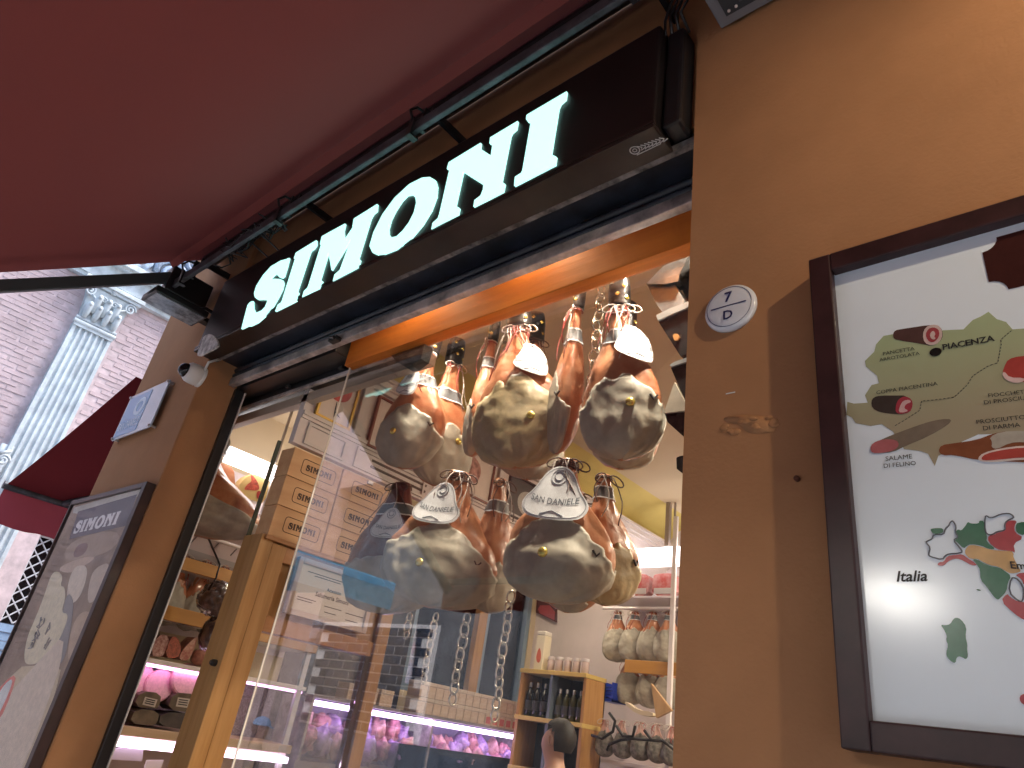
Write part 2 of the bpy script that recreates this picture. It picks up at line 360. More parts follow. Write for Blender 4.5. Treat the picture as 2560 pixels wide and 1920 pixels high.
for ax_ in (-4.38, 3.45):
    p0 = Vector((ax_, az[0][0] + .06, az[0][1] + .06 * sl2)); p1 = Vector((ax_, -2.06, az[0][1] + (-2.06 - az[0][0]) * sl2))
    dd = (p1 - p0).normalized(); q = dd.to_track_quat('Y', 'Z').to_matrix().to_4x4()
    MB().box(-.022, .022, 0, (p1 - p0).length, -.036, .036, .006, M=Matrix.Translation(p0) @ q).build('arm', mat('dark_grey_arm', (.045, .047, .052), .45), aw)
    MB().box(ax_ - .05, ax_ + .05, -.30, -.02, 3.84, 4.03, .01).build('end_bracket', M_black, aw)
# tangled cables above the sign's left end
mb = MB(); random.seed(3)
for i in range(9):
    x = -3.85 + .07 * i; pts_ = []
    for j in range(9):
        pts_.append((x + random.uniform(-.05, .05) + .03 * j, -.24 + random.uniform(-.06, .08), 3.93 + random.uniform(-.06, .05)))
    mb.tube(pts_, .005, 5)
cb = mb.build('cable_tangle', M_black, None, smooth=True); tag(cb, 'tangle of thin black cables on the bar above the left end of the sign', 'cable')
mb = MB()
mb.tube([(-3.45, -.23, 3.92), (-3.47, -.06, 3.90), (-3.45, .0, 3.84), (-3.5, .08, 3.80)], .005, 5)
mb.tube([(-3.30, -.23, 3.90), (-3.33, -.04, 3.88), (-3.31, .04, 3.82), (-3.40, .08, 3.78)], .005, 5)
mb.tube([(-3.46, -.04, 3.885), (-3.32, -.04, 3.875)], .003, 5)
tag(mb.build('loose_cable', M_black, None, smooth=True), 'two loose thin wires hanging down to the top of the sign near its first letter', 'cable')
mb = MB()
for k in range(4):
    mb.tube([(-.86 + .03 * k, -.03, 3.80 + .02 * k), (-.84 + .02 * k, -.08, 3.92), (-.80 + .02 * k, -.1, 4.0 - .02 * k), (-.72, -.14, 4.03)], .006, 5)
tag(mb.build('wire_bundle', M_black, None, smooth=True), 'bundle of dark wires between the sign and the lamp at the upper right', 'cable')

# ------------------------------------------------------------------ lit sign
sg = thing('shop_sign', 'dark brown box sign with glowing white letters over the window', 'sign', (-2.4, 0, 3.385))
MB().box(-3.95, -.845, -.10, .029, 3.385, 3.89, .012).build('box', M_signbox, sg)
MB().box(-3.955, -.84, -.106, .022, 3.366, 3.384, .003).build('bottom_trim', M_signunder, sg)
MB().box(-3.955, -.84, -.1065, -.0945, 3.3855, 3.398).build('front_rim', M_signunder, sg)
MB().box(-.842, -.775, -.06, .028, 3.40, 3.87, .012).build('end_box', M_black, sg)
ec = [(-3.8742, 3.4369), (-3.8393, 3.4474), (-3.7799, 3.4365), (-3.6969, 3.3951), (-3.613, 3.3287), (-3.5943, 3.2958), (-3.7136, 3.2926), (-3.8296, 3.2932), (-3.8681, 3.3337), (-3.85, 3.3726)]
MB().py(round_poly(ec, 1), -.103, -.114).build('corner_cap', M_dirtywhite, sg, smooth=40)
for nme, L, H in LET:
    MB().py(grow(L, .0045), -.110, -.1002, [grow(h_, -.0045) for h_ in H]).build('letter', M_letter, sg)
# maker's mark on the underside
lg = [(-0.9399, -0.0525), (-0.9256, -0.052), (-0.8488, -0.0449), (-0.9443, -0.0313), (-0.8546, -0.0322)]
mb = MB()
cx, cy = lg[0]
mb.tube(ring((cx, cy, 3.3648), .016, 'z', 16), .002, 4, closed=True)
mb.tube(ring((cx, cy, 3.3648), .007, 'z', 8), .0015, 4, closed=True)
for j in range(7):
    t = j / 6; x = lerp(lg[1][0], lg[2][0], t); y = lerp(lg[1][1], lg[2][1], t)
    mb.tube([(x, y - .011, 3.3648), (x + .012, y, 3.3648), (x + .004, y + .011, 3.3648), (x + .022, y + .006, 3.3648)], .0022, 4)
mb.tube([(lg[3][0], lg[3][1], 3.3648), (lg[4][0], lg[4][1], 3.3648)], .0018, 4)
mb.build('maker_mark', mat('mark_white', (.5, .5, .5), .5), sg)

# ------------------------------------------------------------------ rolling shutter, beam, door header, frames
sh = thing('rolling_shutter', 'rolled-up navy metal shutter with a worn steel bottom bar under the sign', 'shutter', (-2.4, .2, 3.27))
for i in range(2):
    z0 = 3.327 + i * .038
    prof = [(.185, z0), (.172, z0 + .008), (.168, z0 + .018), (.172, z0 + .030), (.185, z0 + .036), (.196, z0 + .036), (.196, z0)]
    MB().px(prof, -3.965, -.757).build('slat', M_navy, sh, smooth=40)
MB().box(-3.965, -.757, .165, .205, 3.272, 3.325, .005).build('bottom_bar', M_steel, sh)
MB().box(-3.965, -.757, .05, .196, 3.405, 3.448).build('housing_soffit', M_navy, sh)
MB().box(-3.965, -.757, .024, .049, 3.374, 3.40).build('slot_lip', mat('dirty_grey_metal', (.20, .19, .19), .6, noise_s=14, noise_a=.4), sh)
hk = [(-2.8305, 3.2748)][0]
MB().box(hk[0] - .035, hk[0] + .035, .13, .166, hk[1] - .012, hk[1] + .012, .004).tube([(hk[0] + .02, .14, hk[1]), (hk[0] + .04, .10, hk[1] - .025), (hk[0] + .07, .10, hk[1] - .03)], .008, 6).build('pull_hook', M_black, sh)
bm_ = MB().box(-2.93, -.757, .30, .37, 3.225, 3.46, .004).build('wooden_beam', M_beam, None, origin=(-1.8, .33, 3.225))
tag(bm_, 'orange varnished wooden beam along the top of the shop window', 'beam')

hd = thing('sliding_door_header', 'black sliding door track box over the doorway left of the window', 'door track', (-3.2, .4, 3.2))
zh = [(-3.8486, 3.2572), (-2.5699, 3.1841)]
zz = (zh[0][1] + zh[1][1]) / 2
MB().box(-4.60, -2.50, .36, .46, zz + .02, 3.48, .006).build('track_box', M_black, hd)
MB().box(-4.60, -2.42, .352, .372, zz - .005, zz + .016, .003).build('rail', M_steel, hd)
MB().box(-4.60, -2.36, .40, .45, zz - .065, zz - .0065, .004).build('inner_trim', mat('beige_trim', (.42, .34, .27), .5), hd)
cr = [(-2.6022, 3.233), (-2.4363, 3.2294), (-2.339, 3.2282), (-2.345, 3.144), (-2.406, 3.1205), (-2.4541, 3.1254), (-2.5325, 3.1741)]
MB().py(cr, .345, .40).build('end_cover', M_black, hd)
for px_ in [(-3.5568, 3.3361), (-3.0291, 3.3001)]:
    MB().box(px_[0] - .02, px_[0] + .02, .335, .362, zz + .03, 3.27, .003).build('bracket', mat('matt_black', (.02, .02, .022), .6), hd)

jf = thing('door_frame', 'black metal door frame post against the left reveal of the opening', 'door frame', (-3.95, .23, -.2))
MB().box(-3.967, -3.935, .212, .268, -.2, 3.27, .004).build('post', M_black, jf)
MB().box(-4.6, -2.93, .225, .355, 3.275, 3.46, .004).build('head', M_black, jf)
MB().box(-3.948, -3.931, .269, .276, -.2, 3.26).build('edge_strip', mat('edge_highlight', (.75, .70, .66), .4), jf)  # pale strip: the bright edge highlight of the frame, put into colour

# fixed window pane right of the doorway
sw = thing('shop_window', 'large glass shop window pane with a bare polished left edge, mirroring the street', 'window', (-1.85, .33, -.2))
MB().box(-2.915, -.76, .3285, .3315, -.2, 3.40).build('glass_pane', glassy('window_glass', (.985, .99, .99), .35), sw)
MB().box(-2.9205, -2.9155, .3265, .3335, -.2, 3.26).build('polished_edge', mat('glass_edge', (.85, .80, .72), .2), sw)

# ------------------------------------------------------------------ small fittings on the facade
dc = [(-3.9575, 3.2383)][0]
dm = thing('security_camera', 'small white dome security camera under the left end of the sign', 'camera', (dc[0], 0, dc[1]))
Mx = Matrix.Translation((dc[0], 0, dc[1])) @ Matrix.Rotation(R(90), 4, 'X')
MB().lathe([(.062, 0), (.064, .012), (.060, .018), (.060, .022), (.063, .026), (.063, .060), (.060, .085), (.050, .100), (.040, .104)], M=Mx, n=28).build('housing', M_white, dm, smooth=40)
MB().lathe([(.044, .096), (.043, .112), (.036, .128), (.024, .140), (.010, .146), (.002, .147)], M=Mx, n=24).build('dome', mat('dark_dome', (.01, .01, .012), .06), dm, smooth=True)
MB().tube([(dc[0] + .05, -.02, dc[1] + .03), (dc[0] + .09, -.03, dc[1] + .07), (dc[0] + .08, .02, dc[1] + .12)], .008, 6).build('cable', M_white, dm, smooth=True)

fl = [(-0.4058, 3.6519), (-0.0649, 3.6864)]
lamp = thing('floodlight', 'flat grey floodlight sticking out of the pier at the awning corner', 'lamp', (-4.18, -.05, 3.7))
y0, y1 = sorted((fl[0][0], fl[1][0])); zc = (fl[0][1] + fl[1][1]) / 2
MB().box(-4.30, -4.08, y0, y1, zc, zc + .045, .008).build('housing', M_black, lamp)
MB().box(-4.285, -4.095, y0 + .015, y1 - .015, zc - .004, zc + .002).build('glass', mat('frosted_grey_glass', (.30, .33, .37), .2, noise_s=14, noise_a=.3), lamp)
MB().box(-4.22, -4.15, y1 - .01, -.002, zc + .01, zc + .04, .005).tube([(-4.18, y1 - .06, zc + .06), (-4.12, y1 - .02, zc + .075), (-4.08, y1 + .03, zc + .05)], .012, 6).build('bracket', M_black, lamp)

f2 = [(-0.6582, -0.0174), (-0.4792, -0.019), (-0.6638, -0.1466)]
lp2 = thing('ceiling_heater', 'grey rectangular grille fitting under the awning at the top of the right wall', 'heater', (f2[0][0] + .2, f2[0][1] - .1, 3.80))
hx0 = f2[0][0]; hy1 = f2[0][1]
MB().box(hx0, hx0 + .48, hy1 - .24, hy1, 3.80, 3.88, .006).build('housing', mat('grey_casing', (.21, .225, .26), .45, .2), lp2)
MB().box(hx0 + .035, hx0 + .445, hy1 - .205, hy1 - .035, 3.797, 3.801).build('recess', mat('dark_grille', (.035, .045, .055), .5), lp2)
for i in range(9):
    yy = hy1 - .065 - i * .016
    MB().box(hx0 + .09, hx0 + .40, yy - .004, yy + .004, 3.7935, 3.7968).build('grille_bar', mat('grille_bar', (.08, .09, .11), .4), lp2)
for i, (sx, sy) in enumerate(((.05, .05), (.075, .052))):
    MB().lathe([(.005, 0), (.005, .004), (.003, .006)], M=Matrix.Translation((hx0 + sx, hy1 - sy, 3.797)) @ Matrix.Rotation(R(180), 4, 'X'), n=8).build('screw', M_steel, lp2)
MB().box(hx0 + .2, hx0 + .28, hy1 - .001, .0, 3.82, 3.86).build('bracket', M_black, lp2)

pq = [(-4.9595, 2.9718), (-4.3633, 2.9704), (-4.3639, 3.2893), (-4.9828, 3.32)]
px0 = (pq[0][0] + pq[3][0]) / 2; px1 = (pq[1][0] + pq[2][0]) / 2; pz0 = (pq[0][1] + pq[1][1]) / 2; pz1 = (pq[2][1] + pq[3][1]) / 2
pl = thing('wall_plaque', 'square acrylic plaque with a pale blue emblem on the corner pier', 'plaque', ((px0 + px1) / 2, -.03, pz0))
MB().box(px0, px1, -.038, -.028, pz0, pz1, .002).build('acrylic_plate', mat('acrylic', (.42, .50, .60), .08, coat=.4), pl)
w_ = px1 - px0; h_ = pz1 - pz0
MB().box(px0 + .04 * w_, px0 + .62 * w_, -.0405, -.0382, pz0 + .05 * h_, pz0 + .93 * h_).build('print', mat('blue_print', (.17, .36, .62), .15), pl)
mb = MB(); cx = px0 + .45 * w_; cz = pz0 + .62 * h_
mb.py(circ(cx, cz, .13 * w_, .2 * h_), -.0425, -.0408, [circ(cx, cz, .07 * w_, .12 * h_)])
text(mb, 'SAN DANIELE', (px0 + .07 * w_, -.0420, pz0 + .18 * h_), (.52 * w_, 0, 0), (0, 0, 1), 1.6)
mb.build('emblem', mat('pale_blue_print', (.50, .70, .85), .2), pl)
for qx, qz in ((px0 + .015, pz0 + .012), (px1 - .015, pz0 + .012), (px1 - .015, pz1 - .012), (px0 + .015, pz1 - .012)):
    MB().lathe([(.009, 0), (.009, .046), (.006, .049)], M=Matrix.Translation((qx, 0, qz)) @ Matrix.Rotation(R(90), 4, 'X'), n=12).build('standoff', M_steel, pl, smooth=40)

# house number plate
nx_, nz_ = -.631, 2.662
npl = thing('house_number_plate', 'round white enamel house number plate reading 7 D on the ochre wall', 'number plate', (nx_, 0, nz_))
MB().lathe([(.069, 0), (.070, .006), (.068, .012), (.060, .0165), (.045, .019), (.02, .0205), (.002, .0208)], M=Matrix.Translation((nx_, 0, nz_)) @ Matrix.Rotation(R(90), 4, 'X'), n=48).build('disc', M_porc, npl, smooth=True)
mb = MB()
mb.tube(ring((nx_, -.0172, nz_), .0595, 'y', 48), .0008, 4, closed=True)
mb.box(nx_ - .047, nx_ + .047, -.0222, -.0195, nz_ - .0012, nz_ + .0012)
text(mb, '7', (nx_ - .0095, -.0222, nz_ + .0125), (.021, 0, 0), (0, 0, 1), 1.0)
text(mb, 'D', (nx_ - .0125, -.0222, nz_ - .041), (.025, 0, 0), (0, 0, 1), 1.0)
mb.build('numeral', M_inknavy, npl)

# ------------------------------------------------------------------ map poster on the right wall
PY = -.030
po = [(-0.4122, 2.7023), (-0.4213, 1.6689)]
pl_, pt_, pb_ = (po[0][0] + po[1][0]) / 2, po[0][1], po[1][1]
pr_ = pl_ + .98
mp = thing('map_poster', 'framed white food map poster in a dark brown frame on the right wall', 'poster', (pl_ + .49, 0, pb_))
fw = .048
for nme, a in (('frame_side', (pl_, pl_ + fw, pb_, pt_)), ('frame_side', (pr_ - fw, pr_, pb_, pt_)), ('frame_rail', (pl_ + fw, pr_ - fw, pt_ - fw, pt_)), ('frame_rail', (pl_ + fw, pr_ - fw, pb_, pb_ + fw))):
    MB().box(a[0], a[1], -.055, -.001, a[2], a[3], .0035).build(nme, M_frame, mp)
MB().box(pl_ + fw - .01, pr_ - fw + .01, PY, -.012, pb_ + fw - .01, pt_ - fw + .01).build('board', M_board, mp)
P1, P2, P3, P4 = PY - .0006, PY - .0012, PY - .0018, PY - .0024
def plate(name, poly, col, d, m=None, rnd=0, parent=mp, rough=.25):
    poly = round_poly(poly, rnd) if rnd else poly
    return MB().py(poly, d, d + .0005).build(name, m or mat('print_%d_%d_%d' % tuple(int(c * 999) for c in col), col, rough, noise_s=30, noise_a=.06), parent)
mg = bpy.data.materials.new('green_map_print'); mg.use_nodes = True
n = mg.node_tree.nodes; l = mg.node_tree.links; tc = n.new('ShaderNodeTexCoord'); sp = n.new('ShaderNodeSeparateXYZ'); mr = n.new('ShaderNodeMapRange'); cr_ = n.new('ShaderNodeValToRGB')
l.new(tc.outputs['Object'], sp.inputs[0]); l.new(sp.outputs['Z'], mr.inputs[0]); l.new(mr.outputs[0], cr_.inputs[0]); l.new(cr_.outputs[0], n['Principled BSDF'].inputs['Base Color'])
mr.inputs[1].default_value = .58; mr.inputs[2].default_value = .82
cr_.color_ramp.elements[0].color = (.36, .31, .21, 1); cr_.color_ramp.elements[1].color = (.36, .45, .26, 1); n['Principled BSDF'].inputs['Roughness'].default_value = .25
reg = [(-0.3646, 2.3241), (-0.3524, 2.3173), (-0.3259, 2.314), (-0.3297, 2.332), (-0.3155, 2.3529), (-0.3013, 2.354), (-0.3032, 2.372), (-0.3223, 2.399), (-0.3229, 2.4127), (-0.3033, 2.4305), (-0.2982, 2.4475), (-0.2823, 2.4638), (-0.2629, 2.4628), (-0.1754, 2.4463), (-0.1414, 2.4385), (-0.1237, 2.4549), (-0.1092, 2.4591), (-0.0961, 2.4658), (-0.0856, 2.4453), (-0.0725, 2.4348), (-0.0653, 2.4159), (-0.0472, 2.4126)]
reg2 = [(-0.0811, 2.2035), (-0.1485, 2.2131), (-0.176, 2.2027), (-0.1989, 2.1857), (-0.2159, 2.1808), (-0.2243, 2.1615), (-0.232, 2.1869), (-0.2435, 2.1943), (-0.271, 2.2023), (-0.2865, 2.2423), (-0.3047, 2.2617), (-0.3253, 2.2613), (-0.3523, 2.2724), (-0.3584, 2.2862), (-0.3686, 2.2946)]
xr = pr_ - .09
full = reg + [(xr - .2, reg[-1][1] + .04), (xr, reg[-1][1] - .03), (xr + .01, reg2[0][1] + .10), (xr - .15, reg2[0][1] - .04)] + reg2
plate('map_region', full, (0, 0, 0), P1, mg)
mb = MB()
bl = [(-0.0669, 2.4138), (-0.0866, 2.3987), (-0.0864, 2.3904), (-0.0982, 2.3508), (-0.113, 2.3485), (-0.1404, 2.333), (-0.1518, 2.3155), (-0.1757, 2.2948), (-0.2095, 2.2958), (-0.2299, 2.298), (-0.2353, 2.2788), (-0.2645, 2.2622), (-0.2836, 2.2527)]
for a, b in zip(bl, bl[1:]):
    L = math.hypot(b[0] - a[0], b[1] - a[1]); k = max(1, int(L / .006))
    for i in range(k):
        t0, t1 = (i + .1) / k, (i + .62) / k
        mb.tube([(lerp(a[0], b[0], t0), P2, lerp(a[1], b[1], t0)), (lerp(a[0], b[0], t1), P2, lerp(a[1], b[1], t1))], .0007, 4)
mb.build('border_line', M_ink, mp)
tt = [(-0.0857, 2.6126), (-0.0721, 2.619), (-0.0674, 2.6339), (-0.0119, 2.6363), (-0.0331, 2.5054), (-0.066, 2.506), (-0.074, 2.5223), (-0.0879, 2.5318)]
cx = (pl_ + pr_) / 2
left_t = [tt[4], tt[5], tt[6], tt[7], tt[0], tt[1], tt[2], tt[3]]
zt0 = (tt[5][1] + tt[4][1]) / 2; zt1 = (tt[2][1] + tt[3][1]) / 2; xa = tt[0][0]
tp = []
nr = .028
for (ccx, ccz, a0) in ((xa, zt0, 90), (2 * cx - xa, zt0, 180), (2 * cx - xa, zt1, 270), (xa, zt1, 360)):
    for i in range(6):
        a = R(a0 - 90 * i / 5); tp.append((ccx + nr * math.cos(a), ccz + nr * math.sin(a)))
plate('title_plaque', tp, (.045, .014, .012), P2)
def word(w, s, d=P3, m=None, parent=mp, name='lettering', hs=1.0):
    a, b = s
    return text(MB(), w, (a[0], d, a[1]), (b[0] - a[0], 0, b[1] - a[1]), (0, 0, 1), hs).build(name, m or M_ink, parent)
def W2(p): return p
word('PANCETTA', [(-0.2871, 2.4163), (-0.2289, 2.4142)])
word('ARROTOLATA', [(-0.2953, 2.4036), (-0.2214, 2.4008)])
word('PIACENZA', [(-0.1807, 2.4012), (-0.0953, 2.3988)])
word('COPPA PIACENTINA', [(-0.3078, 2.3288), (-0.1989, 2.3259)])
word('SALAME', [(-0.3045, 2.1821), (-0.2587, 2.1811)])
word('DI FELINO', [(-0.3091, 2.168), (-0.254, 2.1668)])
word('PROSCIUTTO', [(-0.1478, 2.2329), (-0.0753, 2.23)])
word('DI PARMA', [(-0.1395, 2.2188), (-0.0847, 2.2165)])
word('FIOCCHETTO', [(-0.1223, 2.2829), (-0.0527, 2.2779)])
word('DI PROSCIUTTO', [(-0.1307, 2.27), (-0.0454, 2.2659)])
word('Italia', [(-0.3091, 1.9502), (-0.2599, 1.9505)])
word('Emilia Romagna', [(-0.1372, 1.9682), (-0.0323, 1.955)], P4 - .0008)
dt = [(-0.1937, 2.4)][0]
plate('city_dot', circ(dt[0], dt[1], .0105, .0095, 20), (.012, .012, .012), P3)
# drawn meats
def meat(polys):
    for nm, pts_, col, dd in polys: plate(nm, pts_, col, dd, rnd=1)
meat([('drawn_sausage', [(-0.2643, 2.4625), (-0.26, 2.4704), (-0.2495, 2.4706), (-0.1908, 2.4648), (-0.1787, 2.4567), (-0.1756, 2.4367), (-0.183, 2.4213), (-0.1999, 2.416), (-0.2121, 2.4238), (-0.2605, 2.4476), (-0.2644, 2.4547)], (.085, .045, .04), P2),
      ('drawn_slice', [(-0.2113, 2.4457), (-0.2044, 2.4617), (-0.1908, 2.4648), (-0.1787, 2.4567), (-0.1763, 2.4369), (-0.1841, 2.4203), (-0.1989, 2.4157), (-0.2102, 2.4259)], (.62, .47, .44), P3),
      ('drawn_lean', [(-0.2061, 2.4442), (-0.2001, 2.4559), (-0.1907, 2.4576), (-0.1827, 2.4507), (-0.1819, 2.4385), (-0.1872, 2.4269), (-0.1969, 2.4221), (-0.2039, 2.4294)], (.34, .06, .07), P4),
      ('drawn_fat', [(-0.1985, 2.4409), (-0.195, 2.4479), (-0.1904, 2.4483), (-0.1887, 2.4402), (-0.1919, 2.4354), (-0.1894, 2.4294), (-0.1947, 2.4283), (-0.198, 2.4336)], (.62, .47, .44), P4 - .0006),
      ('drawn_sausage', [(-0.3196, 2.3142), (-0.3142, 2.3238), (-0.3019, 2.3254), (-0.2718, 2.319), (-0.2555, 2.3155), (-0.2458, 2.299), (-0.2494, 2.2813), (-0.263, 2.2758), (-0.2792, 2.2789), (-0.3053, 2.2881), (-0.3181, 2.299)], (.05, .04, .035), P2),
      ('drawn_slice', [(-0.2757, 2.2968), (-0.2694, 2.3101), (-0.2572, 2.3147), (-0.2461, 2.3053), (-0.246, 2.2909), (-0.2523, 2.2779), (-0.2679, 2.276), (-0.2773, 2.2815)], (.36, .05, .07), P3),
      ('drawn_fat', [(-0.2676, 2.2952), (-0.2616, 2.3044), (-0.2501, 2.3048), (-0.2475, 2.2985), (-0.2575, 2.2965), (-0.2617, 2.2879), (-0.2543, 2.2811), (-0.2627, 2.2786), (-0.2723, 2.2813)], (.62, .40, .40), P4),
      ('drawn_sausage', [(-0.3109, 2.2277), (-0.2733, 2.2394), (-0.2272, 2.2511), (-0.2021, 2.2536), (-0.1849, 2.2504), (-0.1916, 2.2408), (-0.2243, 2.2233), (-0.2702, 2.2074), (-0.2905, 2.1988), (-0.3167, 2.2003), (-0.3295, 2.2085), (-0.3286, 2.2184)], (.20, .16, .12), P2),
      ('drawn_slice', [(-0.3306, 2.2107), (-0.3248, 2.2231), (-0.3041, 2.2286), (-0.2815, 2.2229), (-0.2778, 2.2117), (-0.2869, 2.2021), (-0.3102, 2.1993), (-0.3267, 2.2018)], (.45, .14, .15), P3),
      ('drawn_ham', [(-0.2146, 2.1894), (-0.2087, 2.2009), (-0.1877, 2.2014), (-0.1527, 2.2021), (-0.1261, 2.2106), (-0.1037, 2.2122), (-0.0575, 2.2025), (-0.0308, 2.1806), (-0.0331, 2.1538), (-0.0548, 2.1434), (-0.1049, 2.153), (-0.1555, 2.1625), (-0.1907, 2.1784), (-0.2097, 2.1801)], (.22, .075, .035), P2),
      ('drawn_rind', [(-0.1298, 2.1947), (-0.1326, 2.2043), (-0.1147, 2.2123), (-0.0809, 2.2083), (-0.0505, 2.1978), (-0.0362, 2.1781), (-0.0615, 2.1786), (-0.0861, 2.1878), (-0.1046, 2.1889), (-0.1251, 2.1796), (-0.1327, 2.1843)], (.42, .38, .32), P3),
      ('drawn_fat', [(-0.1563, 2.1662), (-0.1466, 2.1756), (-0.1195, 2.1805), (-0.0872, 2.1809), (-0.0546, 2.1741), (-0.0391, 2.1614), (-0.0589, 2.149), (-0.0913, 2.1553), (-0.1315, 2.1556), (-0.1517, 2.1595)], (.72, .60, .55), P3),
      ('drawn_lean', [(-0.1506, 2.1663), (-0.1427, 2.173), (-0.12, 2.1768), (-0.0877, 2.1772), (-0.0577, 2.1702), (-0.0441, 2.1613), (-0.0631, 2.1538), (-0.0906, 2.1591), (-0.1281, 2.1595), (-0.1486, 2.161)], (.42, .07, .055), P4),
      ('drawn_ham', [(-0.095, 2.3279), (-0.0888, 2.3422), (-0.0818, 2.3544), (-0.0644, 2.3571), (-0.0326, 2.3495), (-0.0091, 2.3318), (-0.0086, 2.3052), (-0.0292, 2.2914), (-0.0674, 2.3039), (-0.0783, 2.3045), (-0.091, 2.3132)], (.40, .06, .05), P2),
      ('drawn_fat', [(-0.0952, 2.326), (-0.0911, 2.3309), (-0.0849, 2.3157), (-0.0643, 2.3109), (-0.0655, 2.3035), (-0.0786, 2.3026), (-0.0916, 2.3126)], (.70, .50, .48), P3)])
# map of the country below
GR, RD, OR = (.045, .15, .085), (.40, .06, .07), (.56, .34, .14)
k3 = []
for nm, pts_, col in (
    ('drawn_province', [(-0.245, 2.0429), (-0.2343, 2.0436), (-0.2248, 2.0421), (-0.2268, 2.0338), (-0.2416, 2.0327), (-0.2444, 2.0379)], GR),
    ('drawn_province', [(-0.208, 2.0345), (-0.2025, 2.0394), (-0.1989, 2.0359), (-0.1913, 2.0441), (-0.1867, 2.0516), (-0.1827, 2.0478), (-0.1708, 2.0469), (-0.1701, 2.0523), (-0.1623, 2.0513), (-0.1642, 2.0326), (-0.1622, 2.0249), (-0.1649, 2.0147), (-0.1527, 2.001), (-0.1639, 2.0025), (-0.1724, 2.0085), (-0.1876, 2.0121), (-0.1943, 2.0096), (-0.1991, 2.0042), (-0.2078, 2.0171), (-0.2107, 2.0201), (-0.2044, 2.0246), (-0.2084, 2.0316)], GR),
    ('drawn_province', [(-0.1607, 2.0248), (-0.1512, 2.0261), (-0.1476, 2.0296), (-0.1351, 2.0316), (-0.134, 2.0438), (-0.1294, 2.0491), (-0.1159, 2.0487), (-0.1219, 2.0391), (-0.1229, 2.028), (-0.1119, 2.0181), (-0.128, 2.0098), (-0.1276, 1.9934), (-0.1314, 1.9972), (-0.1432, 1.9987), (-0.1519, 2.0009), (-0.1622, 2.0145)], RD),
    ('drawn_province', [(-0.1204, 2.039), (-0.1157, 2.0453), (-0.0958, 2.0447), (-0.0919, 2.0333), (-0.1113, 2.0217), (-0.1207, 2.0279)], GR),
    ('drawn_province', [(-0.199, 1.9985), (-0.1929, 2.0086), (-0.1862, 2.0107), (-0.1741, 2.0071), (-0.1611, 2.0008), (-0.1433, 1.9978), (-0.1329, 1.9973), (-0.1298, 1.9935), (-0.1317, 1.9863), (-0.1248, 1.9647), (-0.1267, 1.9621), (-0.1388, 1.9597), (-0.1468, 1.9653), (-0.1533, 1.9718), (-0.1664, 1.9749), (-0.1748, 1.9807), (-0.1817, 1.9865), (-0.1896, 1.9859), (-0.1954, 1.9899)], OR),
    ('drawn_province', [(-0.2423, 1.9784), (-0.2384, 1.9827), (-0.2318, 1.9828), (-0.2256, 1.993), (-0.2124, 1.9944), (-0.2027, 1.9949), (-0.1971, 1.989), (-0.1838, 1.9774), (-0.1857, 1.9747), (-0.1926, 1.9758), (-0.1997, 1.9816), (-0.207, 1.9866), (-0.2149, 1.9879), (-0.2252, 1.9835), (-0.2327, 1.9762), (-0.2393, 1.9759)], RD),
    ('drawn_province', [(-0.1889, 1.9859), (-0.1819, 1.9851), (-0.175, 1.9789), (-0.1652, 1.9731), (-0.152, 1.9699), (-0.1456, 1.9635), (-0.139, 1.9562), (-0.1453, 1.9457), (-0.149, 1.9318), (-0.1595, 1.9205), (-0.1636, 1.9179), (-0.168, 1.9232), (-0.1759, 1.9409), (-0.1823, 1.95), (-0.1805, 1.9681), (-0.1833, 1.9755)], GR),
    ('drawn_province', [(-0.1351, 1.9596), (-0.1037, 1.9623), (-0.1013, 1.9518), (-0.1157, 1.9332), (-0.1245, 1.9402), (-0.1257, 1.9506)], RD),
    ('drawn_province', [(-0.1594, 1.9162), (-0.1488, 1.9283), (-0.1461, 1.9222), (-0.1357, 1.9145), (-0.1187, 1.9145), (-0.1112, 1.9011), (-0.1198, 1.8828), (-0.1332, 1.8859), (-0.1456, 1.8974)], RD),
    ('drawn_island', [(-0.2498, 1.8769), (-0.242, 1.8762), (-0.2354, 1.8781), (-0.2296, 1.8869), (-0.2246, 1.8891), (-0.2188, 1.8862), (-0.2127, 1.8742), (-0.2163, 1.8587), (-0.2152, 1.8468), (-0.2168, 1.8383), (-0.2167, 1.8283), (-0.2204, 1.8232), (-0.2252, 1.8263), (-0.2303, 1.828), (-0.2339, 1.8242), (-0.2355, 1.8174), (-0.2401, 1.8175), (-0.2468, 1.8252), (-0.2472, 1.832), (-0.2429, 1.8441), (-0.2446, 1.8526), (-0.2425, 1.8596), (-0.2459, 1.87)], GR),
    ('drawn_island', [(-0.1905, 1.9352), (-0.1874, 1.9354), (-0.1834, 1.9335), (-0.1863, 1.9325), (-0.1895, 1.9336)], GR),
    ('drawn_island', [(-0.1569, 1.7733), (-0.1508, 1.7775), (-0.1062, 1.7785), (-0.1042, 1.7668), (-0.1289, 1.7434), (-0.1514, 1.7604), (-0.1576, 1.7647)], RD)):
    plate(nm, pts_, col, P2, rnd=1)
